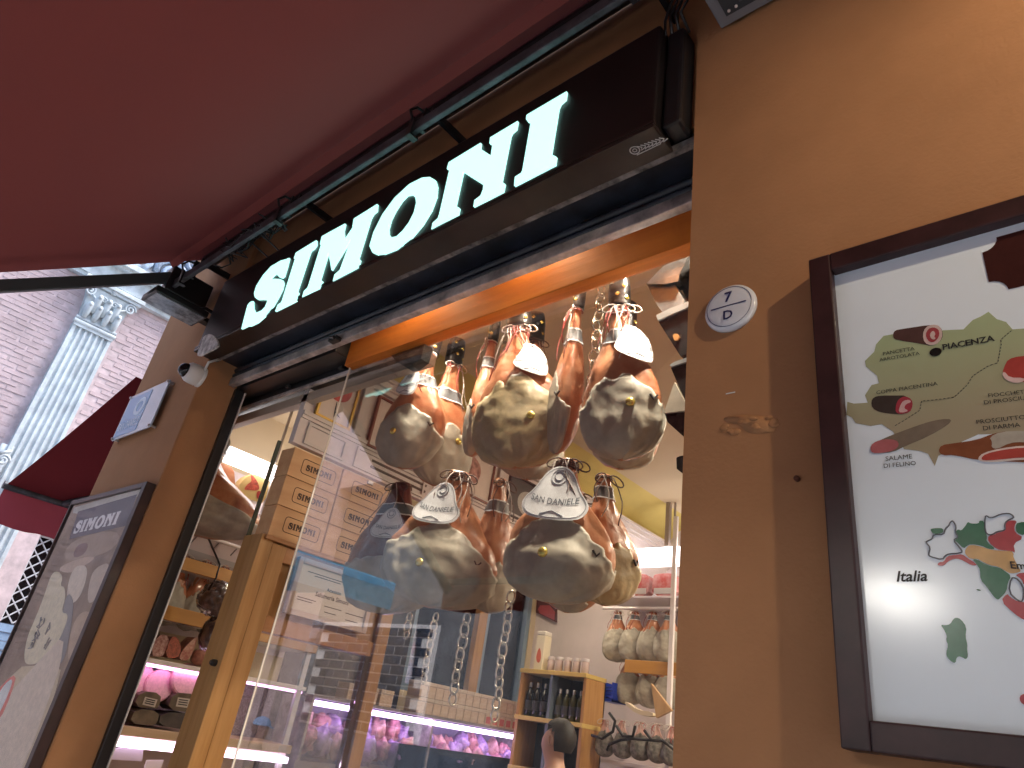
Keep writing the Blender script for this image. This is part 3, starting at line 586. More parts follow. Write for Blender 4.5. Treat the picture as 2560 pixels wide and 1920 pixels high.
for pts_ in ([(-0.2416, 2.0327), (-0.2259, 2.0304), (-0.2219, 2.0423), (-0.2164, 2.0459), (-0.2131, 2.0526), (-0.2094, 2.0553), (-0.2074, 2.0521), (-0.2051, 2.0441), (-0.208, 2.0345), (-0.2044, 2.0246), (-0.2131, 2.0203), (-0.2044, 2.0064), (-0.2014, 1.9986), (-0.2072, 1.997), (-0.2219, 1.9967), (-0.2289, 1.9932), (-0.233, 1.9863), (-0.2522, 1.9932), (-0.2534, 1.9971), (-0.249, 2.0086), (-0.2544, 2.0177), (-0.2541, 2.0202), (-0.2443, 2.024)],
             [(-0.1642, 2.0326), (-0.1604, 2.0593), (-0.1571, 2.06), (-0.1546, 2.0559), (-0.1483, 2.0563), (-0.1382, 2.0613), (-0.1259, 2.0618), (-0.1212, 2.058), (-0.12, 2.0531), (-0.1309, 2.0492), (-0.135, 2.042), (-0.135, 2.0325), (-0.1473, 2.0315), (-0.1543, 2.0263), (-0.1604, 2.0267)],
             [(-0.1397, 1.9536), (-0.1326, 1.9525), (-0.1279, 1.9454), (-0.1256, 1.9333), (-0.13, 1.9145), (-0.1368, 1.917), (-0.1463, 1.93)]):
    q = round_poly(pts_, 1); MB().tube([(a, P2, b) for a, b in q], .0011, 4, closed=True).build('outline', mat('grey_ink', (.10, .10, .12), .4), mp)

# ------------------------------------------------------------------ product poster on the corner pier
lp = [(-3.8406, 2.5541), (-5.1413, 2.5512)]
qx1 = -3.985; qx0 = -5.16; qt = (lp[0][1] + lp[1][1]) / 2 + .01; qb = .55
lpo = thing('product_poster', 'framed photo poster with the shop name over pale hams on the corner pier', 'poster', ((qx0 + qx1) / 2, 0, qb))
fw2 = .05
for nme, a in (('frame_side', (qx0, qx0 + .02, qb, qt)), ('frame_side', (qx1 - fw2, qx1, qb, qt)), ('frame_rail', (qx0 + .02, qx1 - fw2, qt - .03, qt)), ('frame_rail', (qx0 + .02, qx1 - fw2, qb, qb + .03))):
    MB().box(a[0], a[1], -.055, -.001, a[2], a[3], .003).build(nme, M_frame, lpo)
MB().box(qx0 + .015, qx1 - fw2 + .005, -.036, -.012, qb + .02, qt - .02).build('photo', mat('photo_background', (.44, .32, .22), .6, noise_s=2.3, col2=(.17, .115, .085), spec=.1), lpo)
def lplate(nm, poly, col, d, rnd=1): return plate(nm, poly, col, d, parent=lpo, rnd=rnd, rough=.7)
lplate('print_border', [(-5.1208, 2.5171), (-4.0375, 2.5412), (-4.074, 2.494), (-4.1358, 2.4849), (-4.9603, 2.4623), (-5.0896, 2.479)], (.55, .53, .46), -.0366, 0)
lplate('print_label', [(-4.9961, 2.4802), (-4.1074, 2.5055), (-4.0684, 2.3219), (-4.9267, 2.2945)], (.035, .04, .075), -.0370, 0)
sgp = [(-4.9132, 2.3267), (-4.2406, 2.3745), (-4.2494, 2.4677)]
simoni(MB(), (sgp[0][0], -.0376, sgp[0][1]), (sgp[1][0] - sgp[0][0], 0, 0), (0, 0, sgp[2][1] - sgp[1][1]), (0, .0004, 0)).build('lettering', mat('label_white', (.78, .80, .82), .2), lpo)
for i, (nm, pts_, col) in enumerate((
    ('print_shape', [(-4.9156, 2.2906), (-4.1364, 2.3188), (-4.0786, 2.171), (-4.8801, 2.1432)], (0.429, 0.306, 0.213)),
    ('print_shape', [(-4.7444, 2.2487), (-4.5446, 2.2588), (-4.5219, 2.1809), (-4.7117, 2.1631)], (0.215, 0.108, 0.092)),
    ('print_shape', [(-4.8864, 2.1012), (-4.7853, 2.1399), (-4.4809, 2.169), (-4.3094, 2.157), (-4.4637, 2.1087), (-4.6436, 2.074)], (0.643, 0.468, 0.340)),
    ('print_shape', [(-4.5938, 2.0231), (-4.6107, 2.0933), (-4.5616, 2.1219), (-4.4003, 2.1116), (-4.3206, 2.0277), (-4.3098, 1.925), (-4.4214, 1.8972), (-4.5347, 1.9542)], (0.815, 0.684, 0.539)),
    ('print_shape', [(-4.2851, 2.0459), (-4.2474, 2.1017), (-4.0765, 2.1241), (-4.0182, 2.004), (-4.0483, 1.9244), (-4.1633, 1.8978)], (0.643, 0.522, 0.412)),
    ('print_shape', [(-4.2353, 1.8528), (-4.0602, 1.8719), (-4.0234, 1.7783), (-4.0278, 1.6619), (-4.0853, 1.6101), (-4.2224, 1.7388)], (0.558, 0.396, 0.270)),
    ('print_shape', [(-4.5594, 1.9737), (-4.3757, 1.9251), (-4.2398, 1.7731), (-4.132, 1.6076), (-4.2909, 1.5907), (-4.3745, 1.7343)], (0.257, 0.252, 0.255)),
    ('print_table', [(-4.9394, 1.546), (-4.1556, 1.6064), (-4.0888, 1.4974), (-4.0296, 1.2888), (-4.0269, 1.1305), (-4.9343, 0.6904), (-5.331, 0.9498)], (0.729, 0.576, 0.369)),
    ('print_ham', [(-4.96, 2.0874), (-4.846, 2.0948), (-4.7204, 2.0556), (-4.6961, 2.0028), (-4.6185, 1.9988), (-4.5228, 1.9349), (-4.4893, 1.8547), (-4.3758, 1.8512), (-4.3346, 1.7976), (-4.3436, 1.6912), (-4.4651, 1.5986), (-4.6587, 1.5706), (-4.7724, 1.601), (-4.8809, 1.7191), (-4.8796, 1.8263), (-4.9067, 1.9566)], (0.850, 0.738, 0.510)),
    ('print_cloth', [(-4.2998, 1.7496), (-4.1582, 1.5897), (-4.1313, 1.4546), (-4.0979, 1.2663), (-4.1055, 1.149), (-4.125, 0.9763), (-4.9198, 0.7692), (-4.9167, 1.123), (-4.822, 1.3556), (-4.6438, 1.5006), (-4.4732, 1.6244)], (0.815, 0.666, 0.524)),
    ('print_price_tag', [(-4.771, 1.5236), (-4.7107, 1.4258), (-4.7076, 1.2889), (-4.8381, 1.2503), (-4.9923, 1.3769), (-4.9177, 1.4733)], (0.850, 0.180, 0.127)),
    ('print_price', [(-4.7952, 1.4995), (-4.7579, 1.4265), (-4.7634, 1.3132), (-4.8452, 1.2839), (-4.9387, 1.3767), (-4.896, 1.4611)], (0.850, 0.850, 0.840)))):
    lplate(nm, pts_, col, -.0368 - i * .0004, 2 if 'ham' in nm or 'shape' in nm else 1)
mb = MB(); random.seed(8)
br = [(-4.7348, 1.6944), (-4.5509, 1.7739), (-4.4978, 1.6936), (-4.7139, 1.7325), (-4.7336, 1.7889)]
for i in range(10):
    a = random.choice(br); mb.tube([(a[0] + random.uniform(-.05, .05), -.0418, a[1] + random.uniform(-.04, .04)) for _ in range(4)], .004, 4)
mb.build('print_brand_mark', mat('stamp_grey', (.22, .20, .19), .3), lpo)
MB().box(qx0 + .015, qx1 - fw2 + .002, -.0475, -.0455, qb + .02, qt - .02).build('cover_glass', glassy('poster_glass', (.98, .98, .98), .15), lpo)

# ------------------------------------------------------------------ side-street awning
sa = thing('side_awning', 'smaller dark red awning with grey front rail round the corner at lower left', 'awning', (-5.2, .1, 3.5))
a0 = [(-0.0527, 2.9024)][0]; a1 = [(-0.0024, 3.5382)][0]
Pn0 = Vector((-7.2, a0[0], a0[1])); Pw0 = Vector((-5.2, a1[0], a1[1])); Pn1 = Pn0 + Vector((0, 3, 0)); Pw1 = Pw0 + Vector((0, 3, 0))
mb = MB(); N = 10
mb.add([tuple(Pw0.lerp(Pn0, i / N).lerp(Pw1.lerp(Pn1, i / N), j / N) - Vector((0, 0, .02 * math.sin(math.pi * i / N)))) for j in range(N + 1) for i in range(N + 1)],
       [(j * (N + 1) + i, j * (N + 1) + i + 1, (j + 1) * (N + 1) + i + 1, (j + 1) * (N + 1) + i) for j in range(N) for i in range(N)])
mb.build('canopy', fabric('dark_red_canvas', (.10, .016, .020), .03), sa, smooth=True)
MB().tube([tuple(Pn0 - Vector((0, .02, 0))), tuple(Pn1)], .035, 12).build('front_rail', M_galv, sa, smooth=50)
mb = MB(); vs = []
for i in range(31):
    p = Pn0.lerp(Pn1, i / 30); vs += [tuple(p + Vector((-.01, 0, -.02))), tuple(p + Vector((-.02 + .02 * math.sin(i), 0, -.30 - .03 * abs(math.sin(i * .7)))))]
mb.add(vs, [(2 * i, 2 * i + 2, 2 * i + 3, 2 * i + 1) for i in range(30)]).build('valance', fabric('lit_red_canvas', (.34, .07, .09), .30), sa, smooth=True)  # light on the valance is put into its paler red
for yy in (.42, 2.2):
    MB().tube([(-7.17, yy + .0, Pn0.z - .01), (-5.2, yy + .55, Pn0.z + .30)], .028, 8).build('arm', M_galv, sa, smooth=50)

# ------------------------------------------------------------------ building across the side street
M_rose = mat('rose_brick', (.57, .44, .45), .85, noise_s=1.2, noise_a=.12, bump=.2, bump_s=40)
M_mortar = mat('pale_mortar', (.60, .48, .49), .9, noise_s=6, noise_a=.12)
M_white_stone = mat('pale_carved_stone', (.58, .64, .67), .7, noise_s=5, noise_a=.12, bump=.15, bump_s=60)
fb = thing('palace_building', 'pale rose brick palace with a fluted pilaster across the side street', 'building', (-10, 0, -.2))
MB().box(-11, -10.0, -9, 1.05, -.2, 8.2).box(-11, -10, 1.05, 4, 2.98, 8.2).box(-11, -10, 2.6, 12, -.2, 8.2).box(-11, -10.35, 1.05, 2.6, -.2, 2.98).build('wall', M_mortar, fb)
random.seed(11); mb = MB()
z = 1.2; row = 0
while z < 7.4:
    y = -1.6 + (row % 2) * .12
    while y < 2.2:
        if not (.22 < y + .11 < .88) and not (y + .22 > 1.0 and z < 3.02):
            L = .225 + random.uniform(-.02, .012); h = random.uniform(.046, .056); dz = random.uniform(-.006, .006)
            mb.box(-10.02, -9.994 + random.uniform(-.003, .005), y, y + L, z + dz, z + dz + h)
        y += .245
    z += .070; row += 1
tag(mb.build('brickwork', M_rose, fb), kind='stuff')
# fluted pilaster
y0, y1 = .29, .79
prof = [(-10.03, y0), (-9.90, y0)]
nf = 6; fwid = (y1 - y0 - .06) / nf
for i in range(nf):
    a = y0 + .03 + i * fwid
    for j in range(7):
        t = R(180 * j / 6); prof.append((-9.90 - .030 * math.sin(t), a + .012 + (fwid - .024) * (1 - math.cos(t)) / 2))
prof += [(-9.90, y1), (-10.03, y1)]
ps = MB().pz(prof, -.2, 5.60).build('pilaster_shaft', M_white_stone, fb, smooth=35)
mb = MB()
mb.box(-10.03, -9.885, y0 - .005, y1 + .005, 5.60, 5.64)
mb.tube([(-9.90, y0 - .02, 5.665), (-9.90, y1 + .02, 5.665)], .035, 10); mb.tube([(-9.90, y0 - .015, 5.725), (-9.90, y1 + .015, 5.725)], .022, 10)
mb.build('astragal', M_white_stone, fb, smooth=40)
cap = MB()
vs = []
for k in range(9):
    t = k / 8; ww = lerp(.24, .30, t * t); dd = lerp(.10, .16, t * t); z = lerp(5.72, 6.20, t)
    vs += [(-10.03, .54 - ww, z), (-10.0 + dd, .54 - ww, z), (-10.0 + dd, .54 + ww, z), (-10.03, .54 + ww, z)]
cap.add(vs, [(4 * k + i, 4 * k + (i + 1) % 4, 4 * k + 4 + (i + 1) % 4, 4 * k + 4 + i) for k in range(8) for i in range(4)] + [(32, 33, 34, 35)])
cap.build('capital_bell', M_white_stone, fb, smooth=40)
for row_, (zb, hh, cnt) in enumerate(((5.74, .20, 4), (5.84, .24, 3))):
    for i in range(cnt):
        yc = .54 + (i - (cnt - 1) / 2) * .125
        path = [(-9.885 + .02 * row_, yc, zb), (-9.87 + .02 * row_, yc, zb + hh * .5), (-9.84 + .02 * row_, yc, zb + hh * .85), (-9.80 + .02 * row_, yc, zb + hh), (-9.785 + .02 * row_, yc, zb + hh - .03)]
        MB().tube(path, [.03, .05, .045, .03, .012], 8).build('acanthus_leaf', M_white_stone, fb, smooth=True)
for s_ in (-1, 1):
    pth = []
    for i in range(26):
        a = R(i * 26); r_ = .085 * (1 - i / 30); pth.append((-9.83, .54 + s_ * (.27 + r_ * math.cos(a) * .9), 6.12 + r_ * math.sin(a)))
    MB().tube(pth, .016, 7).build('volute', M_white_stone, fb, smooth=True)
    pth = []
    for i in range(18):
        a = R(i * 28); r_ = .05 * (1 - i / 22); pth.append((-9.82, .54 + s_ * (.07 + r_ * math.cos(a)), 6.07 + r_ * math.sin(a)))
    MB().tube(pth, .011, 6).build('inner_volute', M_white_stone, fb, smooth=True)
    MB().tube([(-9.85, .54 + s_ * .08, 5.9), (-9.84, .54 + s_ * .14, 6.02), (-9.83, .54 + s_ * .22, 6.08)], .014, 6).build('stalk', M_white_stone, fb, smooth=True)
MB().lathe([(.045, 0), (.04, .03), (.015, .045)], M=Matrix.Translation((-9.83, .54, 6.235)) @ Matrix.Rotation(R(90), 4, 'Y'), n=10).build('rosette', M_white_stone, fb, smooth=True)
MB().box(-10.03, -9.80, .17, .91, 6.21, 6.25, .006).box(-10.03, -9.77, .14, .94, 6.25, 6.31, .008).build('abacus', M_white_stone, fb)
mb = MB()
for (d_, z0, z1) in ((.10, 6.31, 6.36), (.14, 6.36, 6.43), (.11, 6.43, 6.62), (.20, 6.62, 6.66), (.26, 6.66, 6.74)):
    mb.box(-10.03, -10 + d_, -.05, 9, z0, z1)
mb.build('entablature', M_white_stone, fb)
M_bluestone = mat('blue_grey_carving', (.33, .42, .56), .7, noise_s=9, noise_a=.3, bump=.2, bump_s=30)
for (cy, cz, r0, s_) in ((.62, 6.98, .22, 1), (1.12, 6.95, .24, -1), (1.55, 6.93, .20, 1), (.25, 7.0, .15, -1), (.9, 7.28, .18, 1), (1.35, 7.3, .2, -1)):
    pth = []
    for i in range(30):
        a = R(200 + s_ * i * 24); r_ = r0 * (1 - i / 34); pth.append((-9.86, cy + r_ * math.cos(a), cz + r_ * math.sin(a)))
    MB().tube(pth, [.05 * (1 - .6 * i / 30) for i in range(30)], 7).build('scroll_carving', M_bluestone, fb, smooth=True)
MB().box(-10.03, -9.90, -.05, 9, 6.74, 7.5).build('frieze', mat('frieze_stone', (.52, .54, .60), .75, noise_s=8, noise_a=.2), fb)
# small bracket low on the pilaster
mb = MB(); pth = []
for i in range(20):
    a = R(i * 30); pth.append((-9.72, .27 + .07 * (1 - i / 24) * math.cos(a), 3.62 + .07 * (1 - i / 24) * math.sin(a)))
mb.tube(pth, .018, 6); mb.tube([(-9.95, .30, 3.78), (-9.72, .30, 3.74), (-9.70, .20, 3.68)], .02, 6); mb.box(-10.0, -9.92, .22, .36, 3.5, 3.85)
mb.build('wall_bracket', M_white_stone, fb, smooth=True)
# barred window and blue shutter
MB().box(-10.30, -10.25, 1.05, 2.6, 1.95, 2.98).build('dark_pane', mat('dark_window', (.006, .006, .008), .25), fb)
gm = mat('pale_grille', (.50, .50, .53), .5)
mb = MB()
for i in range(-9, 14):
    a = 1.05 + i * .145
    for s_ in (1, -1):
        q = []
        for (yy, zz_) in ((a, 1.95), (a + s_ * 1.03, 2.98)): q.append((yy, zz_))
        (ya, za), (yb, zb) = q
        def clip(ya, za, yb, zb):
            t0, t1 = 0, 1
            for lo, hi in ((1.05, 2.6),):
                dy = yb - ya
                ta = (lo - ya) / dy; tb = (hi - ya) / dy
                if ta > tb: ta, tb = tb, ta
                t0 = max(t0, ta); t1 = min(t1, tb)
            return t0, t1
        t0, t1 = clip(ya, za, yb, zb)
        if t1 - t0 > .05:
            mb.tube([(-10.06, lerp(ya, yb, t0), lerp(za, zb, t0)), (-10.06, lerp(ya, yb, t1), lerp(za, zb, t1))], .009, 5)
mb.tube([(-10.05, 1.055, 1.95), (-10.05, 1.055, 2.98)], .016, 6); mb.tube([(-10.05, 1.05, 2.97), (-10.05, 2.6, 2.97)], .016, 6)
tag(mb.build('lattice_grille', gm, fb), kind='stuff')
for i in range(22):
    z = -.15 + i * .095
    MB().box(-10.12, -10.06 + .012 * (i % 2), 1.05, 2.6, z, z + .088).build('shutter_slat', mat('blue_shutter', (.25, .36, .52), .5, noise_s=5, noise_a=.12), fb)

# ------------------------------------------------------------------ far side of the street, seen only mirrored in the window
ob = thing('opposite_building', 'brick and shutter house front mirrored in the window from across the street', 'building', (-6, -4.6, -.2))
MB().box(-16, 6, -5.4, -4.6, -.2, 5.0).build('wall', mat('opposite_render', (.17, .185, .21), .85, noise_s=1.5, noise_a=.2, bump=.2), ob)
MB().box(-16, 6, -5.0, -4.35, 5.0, 5.25).build('eaves', M_rose, ob)
M_dtile = mat('dark_blue_tile', (.045, .065, .11), .3, noise_s=4, noise_a=.3)
MB().box(-9.75, -7.1, -4.6, -4.585, 1.38, 2.82).build('tile_grout', mat('white_grout', (.72, .72, .74), .8), ob)
tm = None; cnt = 0
for r_ in range(11):
    for c_ in range(8):
        x = -9.72 + c_ * .36 + (r_ % 2) * .18; z = 1.41 + r_ * .125
        if x + .335 > -7.11: continue
        if tm is None:
            o = MB().box(-6, -5.665, -4.587, -4.572, -.2, -.095).build('brick', M_dtile, ob); tm = o
        else:
            o = tm.copy(); C.objects.link(o)
        o.location = (x + 6, 0, z + .2)
        cnt += 1
for i in range(30):
    z = -.15 + i * .1
    MB().box(-13.2, -9.8, -4.6, -4.545 + .018 * (i % 2), z, z + .092).build('shutter_slat', mat('grey_blue_shutter', (.30, .36, .45), .45, noise_s=3, noise_a=.15), ob)
MB().box(-9.75, -4.4, -4.6, -4.575, -.2, 1.36).build('plinth', mat('blue_grey_plinth', (.16, .20, .27), .5, noise_s=2, noise_a=.2), ob)
for x0, x1 in ((-3.9, -2.3), (-1.6, .2)):
    MB().box(x0, x1, -4.6, -4.56, 3.7, 4.8).build('window', mat('street_window', (.08, .10, .13), .1), ob)
    MB().box(x0 - .08, x1 + .08, -4.6, -4.53, 3.58, 3.7).build('sill', M_white_stone, ob)
cy_ = thing('blue_canopy', 'bright cyan market canopy mirrored in the shop window beside the certificate', 'canopy', (-8, -2.8, 3.05))
MB().box(-9.2, -7.0, -3.6, -1.95, 3.03, 3.13, .01).build('top', mat('cyan_canvas', (.05, .42, .72), .6), cy_)
MB().box(-7.02, -7.0, -3.6, -1.95, 2.80, 3.028).build('valance', fabric('pale_cyan_canvas', (.22, .52, .68), .4), cy_)
for px_, py_ in ((-7.1, -3.5), (-9.1, -3.5), (-9.1, -2.05), (-7.1, -2.05)):
    MB().tube([(px_, py_, -.2), (px_, py_, 3.03)], .03, 8).build('pole', M_galv, cy_, smooth=50)

# ------------------------------------------------------------------ people
def person(name, label, loc, ang, height, shirt, trousers, skin, hair, cap=None, arm=0.0):
    k = height / 1.75
    J = {'pelvis': (0, 0, .95), 'waist': (0, .0, 1.08), 'chest': (0, .0, 1.30), 'neck0': (0, .01, 1.45), 'neck': (0, -.005, 1.52), 'jaw': (0, -.03, 1.575), 'head': (0, -.01, 1.65), 'crown': (0, .0, 1.715),
         'nose': (0, -.095, 1.625)}
    rad = {'pelvis': (.16, .12), 'waist': (.145, .10), 'chest': (.165, .115), 'neck0': (.085, .075), 'neck': (.058, .058), 'jaw': (.062, .075), 'head': (.075, .092), 'crown': (.055, .07), 'nose': (.016, .018)}
    E = [('pelvis', 'waist'), ('waist', 'chest'), ('chest', 'neck0'), ('neck0', 'neck'), ('neck', 'jaw'), ('jaw', 'head'), ('head', 'crown'), ('head', 'nose')]
    for s_, t in ((-1, 'l'), (1, 'r')):
        J.update({'sh' + t: (s_ * .185, .0, 1.40), 'el' + t: (s_ * .25, .03, 1.13), 'wr' + t: (s_ * .24, -.10 - arm, .92 + arm), 'pm' + t: (s_ * .235, -.14 - arm, .86 + arm),
                  'hip' + t: (s_ * .095, 0, .90), 'kn' + t: (s_ * .10, -.02 + .03 * s_, .50), 'an' + t: (s_ * .105, .02 + .06 * s_, .09), 'toe' + t: (s_ * .12, -.13 + .06 * s_, .04)})
        rad.update({'sh' + t: (.062, .062), 'el' + t: (.042, .042), 'wr' + t: (.029, .029), 'pm' + t: (.036, .024), 'hip' + t: (.095, .10), 'kn' + t: (.060, .062), 'an' + t: (.040, .042), 'toe' + t: (.040, .030)})
        E += [('chest', 'sh' + t), ('sh' + t, 'el' + t), ('el' + t, 'wr' + t), ('wr' + t, 'pm' + t), ('pelvis', 'hip' + t), ('hip' + t, 'kn' + t), ('kn' + t, 'an' + t), ('an' + t, 'toe' + t)]
        for q, (dx, L_) in enumerate(((-.026, .075), (-.009, .085), (.009, .082), (.025, .065))):
            J['f%d' % q + t] = (s_ * .235 + dx, -.155 - arm, .86 + arm - L_); rad['f%d' % q + t] = (.0085, .0085); E.append(('pm' + t, 'f%d' % q + t))
        J['th' + t] = (s_ * .20, -.18 - arm, .85 + arm); rad['th' + t] = (.010, .010); E.append(('pm' + t, 'th' + t))
    names = list(J); me = bpy.data.meshes.new('body'); me.from_pydata([Vector(J[n_]) * k for n_ in names], [(names.index(a), names.index(b)) for a, b in E], [])
    o = bpy.data.objects.new('tmp', me); C.objects.link(o)
    sk = o.modifiers.new('s', 'SKIN'); o.modifiers.new('d', 'SUBSURF').levels = 2
    for i, n_ in enumerate(names): me.skin_vertices[0].data[i].radius = (rad[n_][0] * k, rad[n_][1] * k); me.skin_vertices[0].data[i].use_root = n_ == 'pelvis'
    dg = bpy.context.evaluated_depsgraph_get(); bm2 = bpy.data.meshes.new_from_object(o.evaluated_get(dg))
    bpy.data.objects.remove(o); bpy.data.meshes.remove(me); bm2.name = 'body'
    for m_ in (skin, shirt, trousers): bm2.materials.append(m_)
    for p in bm2.polygons:
        c_ = p.center / k; p.use_smooth = True
        p.material_index = 2 if c_.z < .97 and abs(c_.x) < .2 and not (c_.y < -.09 and c_.z > .7) else 1 if (c_.z < 1.47 and not (abs(c_.x) > .2 and c_.z < 1.22)) else 0
    root = thing(name, label, 'person', loc); root.rotation_euler = (0, 0, ang)
    b = bpy.data.objects.new('body', bm2); C.objects.link(b); b.parent = root
    def head_shell(nm, m_, fn, zmin):
        v = []; f = []; N, K = 20, 8
        for i in range(K + 1):
            t = R(90 * i / K); 
            for j in range(N):
                a = 2 * math.pi * j / N; v.append(fn(t, a))
        f = [(i * N + j, i * N + (j + 1) % N, (i + 1) * N + (j + 1) % N, (i + 1) * N + j) for i in range(K) for j in range(N)]
        mb_ = MB().add([Vector(q) * k for q in v], f); h = mb_.build(nm, m_, None, smooth=True); h.parent = root; return h
    v = []; f = []; N, K = 28, 14; kk = []
    for i in range(K + 1):
        t = R(lerp(-42, 90, i / K))
        for j in range(N):
            a = 2 * math.pi * j / N; d_ = Vector((math.cos(t) * math.cos(a), math.cos(t) * math.sin(a), math.sin(t)))
            q = 1 + .05 * noise.noise(d_ * 5) + .03 * noise.noise(d_ * 14); v.append(Vector((.090 * d_.x * q, .014 + .112 * d_.y * q, 1.655 + .112 * d_.z * q)) * k)
    for i in range(K):
        for j in range(N):
            t = lerp(-42, 90, (i + .5) / K); fr = -math.sin(2 * math.pi * (j + .5) / N)
            if fr > -.15 and t < 38 * min(1, fr + .45): continue
            f.append((i * N + j, i * N + (j + 1) % N, (i + 1) * N + (j + 1) % N, (i + 1) * N + j))
    hr = MB().add(v, f).build('hair', hair, None, smooth=True); hr.parent = root
    if cap:
        head_shell('cap', cap, lambda t, a: (.096 * math.cos(t) * math.cos(a), .006 + .117 * math.cos(t) * math.sin(a), 1.672 + .105 * math.sin(t)), 0)
        pr = MB().add([Vector((math.sin(R(x)) * .085, -.09 - yy * math.cos(R(x)) , 1.676 - .018 * (yy > .05))) * k for yy in (0, .03, .06, .095) for x in (-75, -50, -25, 0, 25, 50, 75)],
                      [(i * 7 + j, i * 7 + j + 1, i * 7 + j + 8, i * 7 + j + 7) for i in range(3) for j in range(6)]).build('cap_brim', cap, None, smooth=True); pr.parent = root
    for s_ in (-1, 1):
        e_ = MB().lathe([(.004, -.006), (.012, 0), (.004, .006)], M=Matrix.Translation(Vector((s_ * .030, -.083, 1.655)) * k) @ Matrix.Rotation(R(90), 4, 'X'), n=8).build('eye', M_ink, None, smooth=True); e_.parent = root
        e_ = MB().tube(ring((s_ * .083 * k, .01 * k, 1.635 * k), .022 * k, 'x', 10, (.7, 1.2)), .008 * k, 5, closed=True).build('ear', skin, None, smooth=True); e_.parent = root
    e_ = MB().box(-.024 * k, .024 * k, -.098 * k, -.085 * k, 1.574 * k, 1.582 * k, .002).build('mouth', mat('lip', (.35, .12, .10), .5), None); e_.parent = root
    return root
SK = mat('skin', (.50, .30, .22), .5)
person('person', 'person in a light blue cap and grey top mirrored in the window glass', (-7.9, -2.84, -.2), R(32), 1.60, mat('grey_shirt', (.16, .16, .18), .8), mat('dark_trousers', (.05, .05, .07), .8), SK,
       mat('brown_hair', (.06, .035, .02), .7), mat('blue_cap', (.18, .42, .75), .7))
person('person', 'dark haired person in a black top standing inside the shop', (-3.02, 2.65, -.1), R(268), 1.86, mat('black_shirt', (.012, .012, .014), .8), mat('dark_trousers', (.05, .05, .07), .8), SK,
       mat('black_hair', (.012, .010, .009), .6))

# ------------------------------------------------------------------ the shop interior: shell
M_wall = mat('warm_white_paint', (.66, .58, .56), .7, noise_s=2, noise_a=.04)
M_ceil = mat('beige_ceiling_paint', (.62, .51, .34), .8, noise_s=1, noise_a=.03)
M_yel = mat('yellow_paint', (.62, .50, .15), .75, noise_s=1.5, noise_a=.06)
M_mould = mat('moulding_paint', (.60, .54, .51), .6)
tag(MB().box(-5.06, 2.4, .34, 4.9, -.2, -.1).build('shop_floor', mat('floor_tile', (.30, .22, .17), .4, noise_s=3, noise_a=.15)), kind='structure')
tag(MB().box(-3.12, 2.4, .36, 4.9, 3.75, 3.85).build('ceiling', M_ceil), kind='structure')
tag(MB().box(-5.06, -3.5, .36, 4.9, 3.62, 3.70).build('side_ceiling', M_ceil), kind='structure')
cv = MB(); N = 8; vs = []
for i in range(N + 1):
    a = R(90 * i / N); x = -3.42 + .32 * (1 - math.cos(a)) + .0; z = 3.53 + .22 * math.sin(a); vs += [(x, .42, z), (x, 4.8, z)]
for i in range(N + 1):
    a = R(90 * i / N); x = -3.46 + .34 * (1 - math.cos(a)); z = 3.56 + .25 * math.sin(a); vs += [(x, .42, z), (x, 4.8, z)]
k2 = 2 * (N + 1)
cv.add(vs, [(2 * i, 2 * i + 1, 2 * i + 3, 2 * i + 2) for i in range(N)] + [(k2 + 2 * i, k2 + 2 * i + 1, k2 + 2 * i + 3, k2 + 2 * i + 2) for i in range(N)])
tag(cv.build('ceiling_cove', M_yel, smooth=True), kind='structure')
tag(MB().box(-5.06, 2.4, 4.7, 4.9, -.1, 3.9).build('back_wall', M_wall), kind='structure')
tag(MB().box(2.3, 2.4, .36, 4.7, -.1, 3.9).build('end_wall', M_wall), kind='structure')
tag(MB().box(-5.06, -5.02, .36, 2.95, -.1, 3.62).box(-5.06, -5.02, 2.95, 4.62, -.1, 1.85).box(-5.06, -5.02, 2.95, 4.62, 3.3, 3.62).box(-5.06, -5.02, 4.62, 4.7, -.1, 3.62).build('side_wall', M_ceil), kind='structure')
tag(MB().box(-5.019, -4.995, 1.735, 2.94, -.1, 3.05).build('added_dark_sheet', mat('dim_room_dark', (.045, .045, .052), .45, noise_s=3, noise_a=.2)), kind='structure')  # dark sheet added for the dim interior, so the window reflections show
tag(MB().box(-3.97, -.757, .372, .386, 3.47, 3.75).build('window_head_wall', M_ceil), kind='structure')
pw = MB().box(-3.45, -3.4, .40, 4.7, 2.90, 3.56).build('picture_wall', M_wall); tag(pw, kind='structure')
def mould(poly_y, d0, d1): pass
mbm = MB()
for (z0, z1, d_) in ((3.055, 3.075, .012), (3.075, 3.10, .022), (3.44, 3.47, .03), (3.47, 3.51, .055), (3.51, 3.535, .08)):
    mbm.box(-3.4, -3.4 + d_, .401, 4.69, z0, z1)
mbm.build('moulding', M_mould, pw)
for (ya, yb) in ((.46, .74), (.82, 1.40), (1.48, 2.06), (2.14, 2.72), (2.8, 3.4)):
    m_ = MB()
    for (a, b, c_, d_) in ((ya, yb, 2.915, 2.93), (ya, yb, 3.03, 3.045), (ya, ya + .015, 2.93, 3.03), (yb - .015, yb, 2.93, 3.03)): m_.box(-3.4, -3.388, a, b, c_, d_)
    m_.build('panel_moulding', M_mould, pw)
for zz_ in (2.955, 2.995):
    MB().box(-3.4, -3.394, .95, 1.42, zz_, zz_ + .014).build('vent_slot', mat('dark_slot', (.10, .075, .07), .7), pw)
for yp in (.78, 1.44, 2.10, 2.76):
    MB().box(-3.4, -3.372, yp - .03, yp + .03, 3.10, 3.44, .004).build('wall_pilaster', M_mould, pw)
